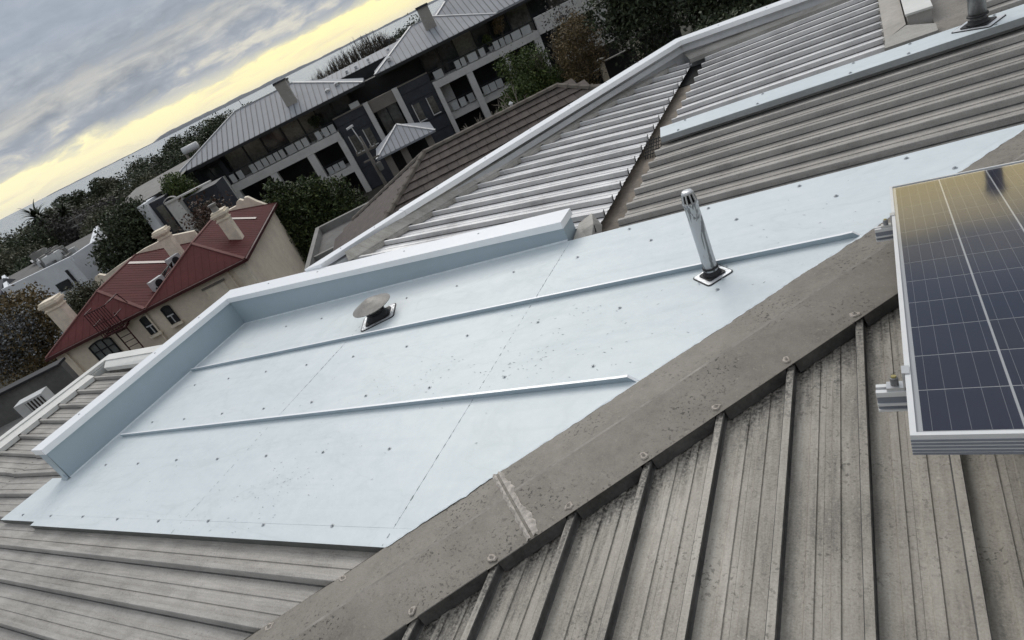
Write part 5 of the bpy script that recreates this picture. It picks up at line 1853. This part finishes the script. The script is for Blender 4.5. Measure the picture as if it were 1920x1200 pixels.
# ------------------------------------------------------------------ trees
def leaf_mesh(name, centers, sizes, mat, up_bias=0.3, aspect=0.55):
    """quads of leaf-clump size, one per centre, random facing"""
    n = len(centers)
    nrm = rng.normal(size=(n, 3)); nrm[:, 2] += up_bias
    nrm /= np.linalg.norm(nrm, axis=1)[:, None]
    t = rng.normal(size=(n, 3)); t -= nrm*(t*nrm).sum(1)[:, None]
    t /= np.linalg.norm(t, axis=1)[:, None]
    s = np.cross(nrm, t)
    a = sizes[:, None]
    P = np.empty((n, 4, 3))
    P[:, 0] = centers-t*a
    P[:, 1] = centers-s*a*aspect+t*a*0.1
    P[:, 2] = centers+t*a
    P[:, 3] = centers+s*a*aspect+t*a*0.1
    P[:, 2] += nrm*a*0.25
    me = bpy.data.meshes.new(name)
    me.vertices.add(4*n); me.loops.add(4*n); me.polygons.add(n)
    me.vertices.foreach_set('co', P.reshape(-1))
    me.loops.foreach_set('vertex_index', np.arange(4*n, dtype=np.int32))
    me.polygons.foreach_set('loop_start', np.arange(0, 4*n, 4, dtype=np.int32))
    me.polygons.foreach_set('loop_total', np.full(n, 4, dtype=np.int32))
    me.materials.append(MATS[mat])
    me.update()
    return me


def lobes_points(lobes, n, shell=0.55):
    """points spread through ellipsoid lobes, denser near their skins"""
    vol = np.array([l[3]*l[4]*l[5] for l in lobes])**0.75
    cnt = rng.multinomial(n, vol/vol.sum())
    out = []
    for l, c in zip(lobes, cnt):
        d = rng.normal(size=(c, 3)); d /= np.linalg.norm(d, axis=1)[:, None]
        r = shell+(1-shell)*rng.random(c)**0.6
        r *= 1+0.16*np.sin(d[:, 0]*7+l[0]*3)*np.sin(d[:, 1]*6+l[1])+0.10*rng.normal(size=c)
        out.append(np.array(l[:3])+d*r[:, None]*np.array(l[3:6]))
    return np.concatenate(out)


def grow(b, p, d, L, r, depth, rr_, spread=0.55, droop=0.0):
    q = p+d*L
    b.tube(p, q, r, r*0.66, 6 if depth > 1 else 4, False)
    if depth == 0:
        return
    for k in range(rr_.choice((2, 3)) if depth > 1 else 3):
        nd = (d+Vector((rr_.gauss(0, spread), rr_.gauss(0, spread), rr_.gauss(0.12, spread*0.6)-droop))).normalized()
        grow(b, p+d*L*rr_.uniform(0.7, 1.0), nd, L*rr_.uniform(0.58, 0.82), r*0.62, depth-1, rr_, spread, droop)


def tree(name, u, v, h, rad, mat, label, seed, n=2600, leaf=0.22, base=0.25, kind='round', bark='bark', group=None, cat='tree'):
    """h: height of the crown top, rad: crown radius, base: share of the height that is bare trunk"""
    rr_ = random.Random(seed)
    root = bg_root(name, u, v, label, cat, group, rr_.uniform(0, 6))
    b = MB()
    z0 = h*base
    b.tube((0, 0, -0.1), (0.05*rad, 0, z0), 0.055*h**0.5+0.04*rad, 0.04*h**0.5+0.02*rad, 8, False)
    for k in range(6):
        t = k*1.05+rr_.random()
        e = (rad*0.62*cos(t), rad*0.62*sin(t), z0+(h-z0)*rr_.uniform(0.35, 0.75))
        m_ = (e[0]*0.4, e[1]*0.4, z0+(e[2]-z0)*0.55)
        b.tube((0.05*rad, 0, z0*0.92), m_, 0.02*rad+0.03, 0.014*rad+0.02, 6, False)
        b.tube(m_, e, 0.014*rad+0.02, 0.01, 5, False)
    b.build('trunk', bark, root)
    lob = []
    if kind == 'round':
        hc = (h-z0)/2
        for k in range(14):
            t = rr_.random()*2*pi; q = rr_.random()**0.5*0.62
            zz_ = z0+hc*(0.55+1.1*rr_.random())
            f = 1-0.55*abs((zz_-z0-hc)/hc)
            s = rad*rr_.uniform(0.34, 0.52)
            zz_ = min(zz_, h-s*0.85)
            lob.append((q*rad*cos(t)*f*1.2, q*rad*sin(t)*f*1.2, zz_, s, s, s*0.8))
        lob.append((0, 0, z0+hc, rad*0.68, rad*0.68, hc*0.8))
    elif kind == 'cone':
        for k in range(26):
            f = (k+0.5)/26
            t = k*2.4; q = rad*(1-f)**0.62
            s = rad*(0.42-0.22*f)
            lob.append((q*0.72*cos(t), q*0.72*sin(t), z0+(h-z0)*f*0.95, s, s, s*1.25))
    elif kind == 'flat':
        for k in range(16):
            t = rr_.random()*2*pi; q = rr_.random()**0.5*0.85
            s = rad*rr_.uniform(0.24, 0.36)
            lob.append((q*rad*cos(t), q*rad*sin(t), h-s*0.6-(h-z0)*0.35*rr_.random()-q*q*0.18*h*0.4, s, s, s*0.55))
    elif kind == 'hedge':
        for k in range(22):
            lob.append((rad*rr_.uniform(-1, 1), rad*0.4*rr_.uniform(-1, 1), h*rr_.uniform(0.25, 0.82), rad*0.30, rad*0.3, h*0.18))
    pts = lobes_points(lob, int(n*2.6), 0.45)
    pts = pts[pts[:, 2] > 0.1]
    pts[:, 2] = z0+(pts[:, 2]-z0)*np.where(pts[:, 2] > z0, (h-z0)/max(0.2, np.percentile(pts[:, 2], 99.3)-z0), 1.0)
    me = leaf_mesh('crown', pts, leaf*0.62*(0.35+0.8*rng.random(len(pts))), mat)
    o = bpy.data.objects.new('crown', me); COL.objects.link(o); o.parent = root
    return root


def bare_tree(name, u, v, h, label, seed, bark='bark', depth=5, spread=0.5, group=None, twigs=None, cat='tree', lean=0.0, r=None):
    rr_ = random.Random(seed)
    root = bg_root(name, u, v, label, cat, group, 0)
    b = MB()
    r = r or 0.018*h+0.03
    b.tube((0, 0, -0.1), (0, 0, h*0.22), r*1.25, r, 8, False)
    for k in range(3):
        d = Vector((rr_.gauss(lean, 0.35), rr_.gauss(0, 0.35), 1)).normalized()
        grow(b, Vector((0, 0, h*0.2)), d, h*0.27, r*0.75, depth, rr_, spread)
    b.build('branches', bark, root)
    if twigs:
        mat, n, rad, zc_, sz = twigs
        pts = rng.normal(size=(n, 3))*np.array([rad, rad, h*0.2])*0.55+np.array([0, 0, zc_])
        me = leaf_mesh('crown', pts, sz*(0.5+rng.random(n)), mat)
        o = bpy.data.objects.new('crown', me); COL.objects.link(o); o.parent = root
    return root


def palm(u, v, h, label, seed, fr=3.0):
    rr_ = random.Random(seed)
    root = bg_root('palm_tree', u, v, label, 'palm tree', 'palms by the shore', 0)
    b = MB(); b.tube((0, 0, 0), (0.1, 0, h), 0.32, 0.24, 10, False); b.build('trunk', 'bark', root, smooth=True)
    b = MB()
    for k in range(44):
        t = rr_.random()*2*pi; el = rr_.uniform(-0.5, 1.35)
        p = Vector((0.1, 0, h)); d = Vector((cos(t)*cos(el), sin(t)*cos(el), sin(el)))
        side = Vector((-sin(t), cos(t), 0))
        L = fr/7*rr_.uniform(0.85, 1.15)
        prev = p; w0 = 0.12
        for s in range(7):
            nx = prev+d*L
            w1 = 0.42*fr/3*(1-s/7)*(0.6 if s == 0 else 1)
            dn_ = Vector((0, 0, -0.35*w1))
            b.add([prev-side*w0+dn_, prev, nx, nx-side*w1+dn_], [(0, 1, 2, 3)])
            b.add([prev, prev+side*w0+dn_, nx+side*w1+dn_, nx], [(0, 1, 2, 3)])
            prev = nx; w0 = w1; d = (d+Vector((0, 0, -0.22))).normalized()
    b.build('fronds', 'leaf_palm', root)
    return root


tree('conifer_hedge', -10.2, 45.0, 6.4, 3.3, 'leaf_conifer', 'bushy dark green conifer between the red roofed house and the apartments', 1, 9000, 0.22, 0.02, 'cone')
tree('conifer_hedge', -8.4, 46.5, 5.6, 2.8, 'leaf_conifer', 'smaller conifer clump in front of the apartment columns', 2, 6000, 0.22, 0.02, 'round')
tree('round_tree', -25.0, 55.0, 9.0, 3.6, 'leaf_dark', 'dense round dark evergreen tree behind the red roofed house', 3, 8000, 0.26, 0.12)
tree('garden_shrub', -20.0, 57.2, 9.3, 1.9, 'leaf_green', 'bright green shrub growing against the left end of the apartments', 4, 3500, 0.17, 0.55)
bare_tree('bare_tree', -16.8, 50.0, 7.4, 'reddish sparse tree before the dark wall of the modern house', 5, 'bark', 5, 0.5, None, ('leaf_red', 1500, 1.6, 5.6, 0.12))
tree('clipped_hedge', 9.4, 50.0, 6.5, 2.8, 'leaf_green', 'rounded green hedge in front of the right apartment wing', 6, 8000, 0.18, 0.02)
tree('clipped_hedge', 7.6, 49.0, 4.6, 2.2, 'leaf_green', 'lower dark part of the hedge above the tiled roof ridge', 66, 5000, 0.18, 0.02)
tree('autumn_tree', 12.9, 48.0, 7.3, 2.3, 'leaf_brown', 'autumn brown tree beside the green hedge and gate piers', 7, 4200, 0.15, 0.10)
bare_tree('bare_tree', 13.4, 50.5, 8.3, 'pale leafless tree rising behind the autumn brown tree', 8, 'bark_pale', 5, 0.42, None, ('leaf_grey', 900, 1.3, 6.6, 0.09))
bare_tree('bare_tree', 4.9, 38.0, 7.6, 'pale bare branching tree above the brown tiled roof ridge', 9, 'bark_pale', 4, 0.62)
bare_tree('bare_tree', 2.4, 34.0, 5.6, 'low tangle of pale bare branches behind the left of the tiled ridge', 10, 'bark_pale', 4, 0.7)
for i, (u, v, h, r_, lb) in enumerate(((16.6, 44.0, 9.6, 3.4, 'tall dark tree nearest the bend of the white parapet'), (20.4, 40.0, 8.2, 3.6, 'spreading dark tree behind the far roof parapet'),
                                     (25.5, 42.0, 10.5, 4.2, 'large dark tree at the top right beyond the parapet'), (21.5, 52.0, 11.5, 4.0, 'dark tree behind the boundary fence at top right'), (17.3, 33.0, 5.4, 2.8, 'low dark shrub just outside the corner of the white parapet'))):
    tree('dark_tree', u, v, h, r_, 'leaf_dark', lb, 30+i, 5200, 0.26, 0.12)
for nm, uu, hh, rad_, mt_, lb, sd_ in late_plants:
    o = tree(nm, uu, 63.0, hh, rad_, mt_, lb, sd_, 700, 0.12, 0.35, 'round', cat='plant')
    o.location.z = 6.16
    MB().lathe([(0.16, 0.0), (0.24, 0.42), (0.26, 0.45)], (0, 0, 0), 12).build('pot', 'ac_white', o)
# tree with pale foliage at the left edge
root = bg_root('broadleaf_tree', -28.0, 42.0, 'olive brown broadleaf tree with pale glimpses at the left edge', 'tree')
rr_ = random.Random(77)
b = MB(); b.tube((0, 0, 0), (0.2, 0.2, 3.5), 0.24, 0.16, 8, False)
for k in range(5):
    d = Vector((rr_.gauss(0, .5), rr_.gauss(0, .5), 1)).normalized()
    grow(b, Vector((0.2, 0.2, 3.2)), d, 1.5, 0.10, 4, rr_, 0.5)
b.build('trunk', 'bark', root)
pts = lobes_points([(-1.5, 0, 7.7, 1.9, 1.7, 1.2), (-3.2, 0, 7.2, 1.8, 1.6, 1.4), (1.0, 0.4, 6.9, 1.7, 1.5, 1.3), (0.3, 0, 5.6, 2.2, 1.8, 1.3), (-2.2, -.4, 5.3, 2.0, 1.5, 1.3), (1.9, 0, 5.4, 1.3, 1.2, 1.0), (-1.0, 0, 4.0, 2.6, 1.5, 1.2)], 15000, 0.3)
me = leaf_mesh('crown', pts, 0.10*(0.6+0.8*rng.random(len(pts))), 'leaf_brown'); o = bpy.data.objects.new('crown', me); COL.objects.link(o); o.parent = root
pts = lobes_points([(0.3, -0.9, 5.9, 1.9, 1.0, 1.5), (-1.6, -.9, 5.2, 1.7, 1.0, 1.5)], 3600, 0.2)
me = leaf_mesh('pale_foliage', pts, 0.08*(0.6+0.8*rng.random(len(pts))), 'leaf_pale'); o = bpy.data.objects.new('pale_foliage', me); COL.objects.link(o); o.parent = root
tree('garden_shrub', -22.8, 40.0, 6.9, 2.2, 'leaf_olive', 'olive shrub behind the left chimney of the red roofed house', 41, 3500, 0.16, 0.1)
tree('garden_shrub', -27.5, 47.0, 5.4, 2.4, 'leaf_olive', 'straggly shrub in front of the white building wall', 42, 2600, 0.16, 0.1)
# shoreline trees, left of the apartments
shore = [(-30.5, 116, 11.0, 4.2, 'flat', 'leaf_dark', 'pine'), (-35.5, 112, 10.9, 4.6, 'flat', 'leaf_dark', 'pine'), (-40.5, 110, 10.4, 4.6, 'round', 'leaf_dark', 'pine'), (-44.0, 118, 10.0, 3.6, 'round', 'leaf_olive', 'evergreen'),
         (-47.0, 106, 8.6, 3.8, 'round', 'leaf_olive', 'evergreen'), (-50.5, 114, 10.6, 3.0, 'flat', 'leaf_dark', 'evergreen'), (-51.5, 102, 9.0, 3.6, 'round', 'leaf_grey', 'leafless grey tree'), (-45.0, 98, 8.0, 3.4, 'round', 'leaf_grey', 'leafless grey tree'),
         (-56.0, 112, 10.6, 3.2, 'flat', 'leaf_dark', 'evergreen'), (-60.0, 108, 9.4, 4.2, 'round', 'leaf_olive', 'evergreen'), (-64.5, 104, 9.8, 4.0, 'round', 'leaf_olive', 'evergreen'), (-69.0, 110, 10.6, 4.2, 'round', 'leaf_dark', 'evergreen'),
         (-55.0, 90, 8.2, 4.0, 'round', 'leaf_olive', 'evergreen'), (-60.0, 86, 7.4, 4.0, 'round', 'leaf_olive', 'evergreen'), (-36.0, 96, 8.4, 3.6, 'round', 'leaf_olive', 'evergreen'), (-30.0, 98, 9.4, 4.2, 'round', 'leaf_dark', 'evergreen'), (-50.0, 84, 6.6, 3.4, 'round', 'leaf_dark', 'evergreen'),
         (-24.5, 108, 10.6, 4.4, 'flat', 'leaf_dark', 'pine'), (-66.0, 92, 7.6, 4.0, 'round', 'leaf_dark', 'evergreen'),
         (-38.0, 100, 9.2, 4.4, 'round', 'leaf_dark', 'evergreen'), (-41.5, 90, 7.6, 3.8, 'round', 'leaf_olive', 'evergreen'), (-33.0, 104, 10.2, 4.4, 'round', 'leaf_dark', 'pine'), (-56.5, 98, 9.0, 4.0, 'round', 'leaf_dark', 'evergreen'), (-62.0, 96, 8.6, 4.2, 'round', 'leaf_olive', 'evergreen'),
         (-48.0, 112, 9.9, 3.6, 'round', 'leaf_olive', 'evergreen'), (-53.5, 106, 9.6, 3.4, 'round', 'leaf_olive', 'evergreen'), (-28.0, 112, 10.9, 4.0, 'round', 'leaf_dark', 'pine'), (-72.5, 106, 10.2, 4.2, 'round', 'leaf_olive', 'evergreen')]
words = ['flat topped pine nearest the left roof hip of the apartments', 'broad dark pine second from the apartment roof hip', 'rounded dark pine third along the shore from the apartments', 'thin olive tree between pine and grey thicket on the shore',
         'olive shoreline tree in the middle of the left tree belt', 'small flat crowned tree standing up against the sea', 'soft grey leafless tree in the shoreline belt', 'lower grey leafless thicket right of the soft grey tree',
         'flat dark tree just right of the palms', 'olive tree below the palms', 'wide olive tree at far left of the belt', 'dark leftmost shoreline tree at the picture edge', 'front olive tree behind the white building plant', 'low olive tree beyond the white building at left',
         'olive tree behind the modern house roof', 'dark tree hugging the left end of the apartment roof', 'dark low tree beside the street poles', 'pine partly hidden behind the apartment roof', 'dark front tree at far left edge beside the cottage',
         'dark tree filling the gap below the third pine', 'low olive tree just above the round dark tree', 'dense dark crown under the two nearest pines', 'dark bushy tree directly under the larger palm', 'olive crown left of the larger palm', 'olive tree rising behind the soft grey tree', 'olive tree between the two palms and the flat dark tree', 'dark pine crown touching the apartment roof hip', 'olive tree cut by the left picture edge']
for i, (u, v, h, r_, kd, mt, nm) in enumerate(shore):
    h += 0.35; r_ *= 1.18
    tree('shore_tree', u, v, h, r_, mt, words[i], 100+i, 2600, 0.34, 0.22 if kd != 'flat' else 0.45, kd, group='trees along the shore')
palm(-55.2, 103, 9.9, 'larger palm against the sea at the far left', 1, 2.7)
palm(-51.8, 103, 8.9, 'smaller palm right of the larger palm', 2, 2.2)
# leafless poplars behind the link roof
for i, (u, v, h) in enumerate(((-8.7, 90, 10.9), (-7.2, 88, 11.5), (-5.6, 90, 11.9), (-3.9, 88, 12.1), (-2.2, 90, 12.5), (-0.7, 88, 12.5), (0.8, 90, 12.2), (2.0, 92, 11.2))):
    pos = ('leftmost', 'second from left', 'third from left', 'fourth from left', 'fourth from right', 'third from right', 'second from right', 'rightmost')[i]
    rr_ = random.Random(60+i)
    root = bg_root('leafless_tree', u, v, 'leafless brown upswept tree behind the apartment link roof, %s of the clump' % pos, 'tree', 'leafless trees behind the apartments')
    b = MB()
    b.tube((0, 0, -0.1), (0, 0, h*0.5), 0.22, 0.14, 7, False)
    for k in range(64):
        t = rr_.random()*2*pi; q = rr_.random()**0.5*1.5
        z0 = h*rr_.uniform(0.3, 0.62)
        zt_ = h*rr_.uniform(0.90, 1.0)-q*0.75
        p = Vector((0, 0, z0)); m_ = Vector((q*0.6*cos(t), q*0.6*sin(t), z0+(zt_-z0)*0.4)); e = Vector((q*cos(t), q*sin(t), zt_))
        b.tube(p, m_, 0.06, 0.035, 4, False); b.tube(m_, e, 0.035, 0.014, 4, False)
        for w_ in range(11):
            f = rr_.uniform(0.05, 0.9)
            c0 = m_+(e-m_)*f
            c1 = c0+Vector((rr_.gauss(0, .22), rr_.gauss(0, .22), rr_.uniform(.4, 1.0)))
            if c1.z > h+0.15: c1.z = h+0.15*rr_.random()
            b.tube(c0, c1, 0.020, 0.011, 3, False)
    b.build('branches', 'bark', root)

# chimneyed house beyond, right of the leafless trees
HU = (5.0, 100.0)
hs = bg_root('beach_house', 5.0, 100.0, 'small pale house roof between leafless trees and apartment chimney', 'house')
fb(hs, HU, 'wall', 'render_brown', 2.4, 8.0, 98.0, 104.0, 0, 8.6)
b = B(); b.add([(2.2, 97.8, 8.6), (8.2, 97.8, 8.6), (8.2, 104.2, 8.6), (2.2, 104.2, 8.6), (3.2, 101, 9.8), (7.2, 101, 9.8)], [(0, 1, 5, 4), (1, 2, 5), (2, 3, 4, 5), (3, 0, 4)]); b.make('roof', 'roof_zinc', hs, HU)
tree('shore_tree', 5.2, 112, 10.6, 3.0, 'leaf_dark', 'dark shoreline tree left of the right wing chimney', 140, 2200, 0.34, 0.2, 'round', group='trees along the shore')
tree('shore_tree', 8.0, 118, 11.0, 3.0, 'leaf_dark', 'dark shoreline tree directly behind the right wing chimney', 141, 2200, 0.34, 0.2, 'round', group='trees along the shore')
# street poles at left
for i, (u, v, h, lb) in enumerate(((-45.5, 92, 8.6, 'pale timber power pole with crossarms left of the round dark tree'), (-37.5, 104, 9.6, 'distant power pole with crossarm in front of the pines'))):
    uv = (u, v)
    p = bg_root('power_pole', u, v, lb, 'power pole')
    B().tube((u, v, 0), (u, v, h), 0.17, 0.13, 8).make('pole', 'timber_pole', p, uv)
    for z in (h-0.4, h-1.3):
        B().bar((u-1.1, v, z), (u+1.1, v, z), 0.12, 0.14).make('crossarm', 'concrete_mid', p, uv)
# roof-level vents beside the left hip of the apartments
o = bg_root('roof_ventilator', -22.2, 74, 'pale horizontal roof ventilator beside the left apartment roof hip', 'ventilator')
B().tube((-23.0, 74, 9.95), (-21.3, 74, 9.95), 0.38, 0.38, 14).make('drum', 'lamp_white', o, (-22.2, 74), True)
B().box(-23.0, -22.8, 73.8, 74.2, 0, 9.7).make('stand', 'render_brown', o, (-22.2, 74))
B().box(-21.6, -21.4, 73.8, 74.2, 0, 9.7).make('stand', 'render_brown', o, (-22.2, 74))

# ------------------------------------------------------------------ sea air between here and the far shore
hz, N, bb, out = new_mat('sea_haze')
N.t.nodes.remove(bb)
pv = N.n('ShaderNodeVolumePrincipled')
pv.inputs['Color'].default_value = (0.82, 0.88, 1.0, 1)
pv.inputs['Density'].default_value = 1.2e-5
pv.inputs['Anisotropy'].default_value = 0.2
N.l(pv.outputs[0], out.inputs['Volume'])
b = MB(); b.box(-12000, 12000, -3000, 20600, -36, 140)
o = b.build('haze', 'sea_haze'); o.rotation_euler = (0, 0, GA); tag(o, kind='stuff')
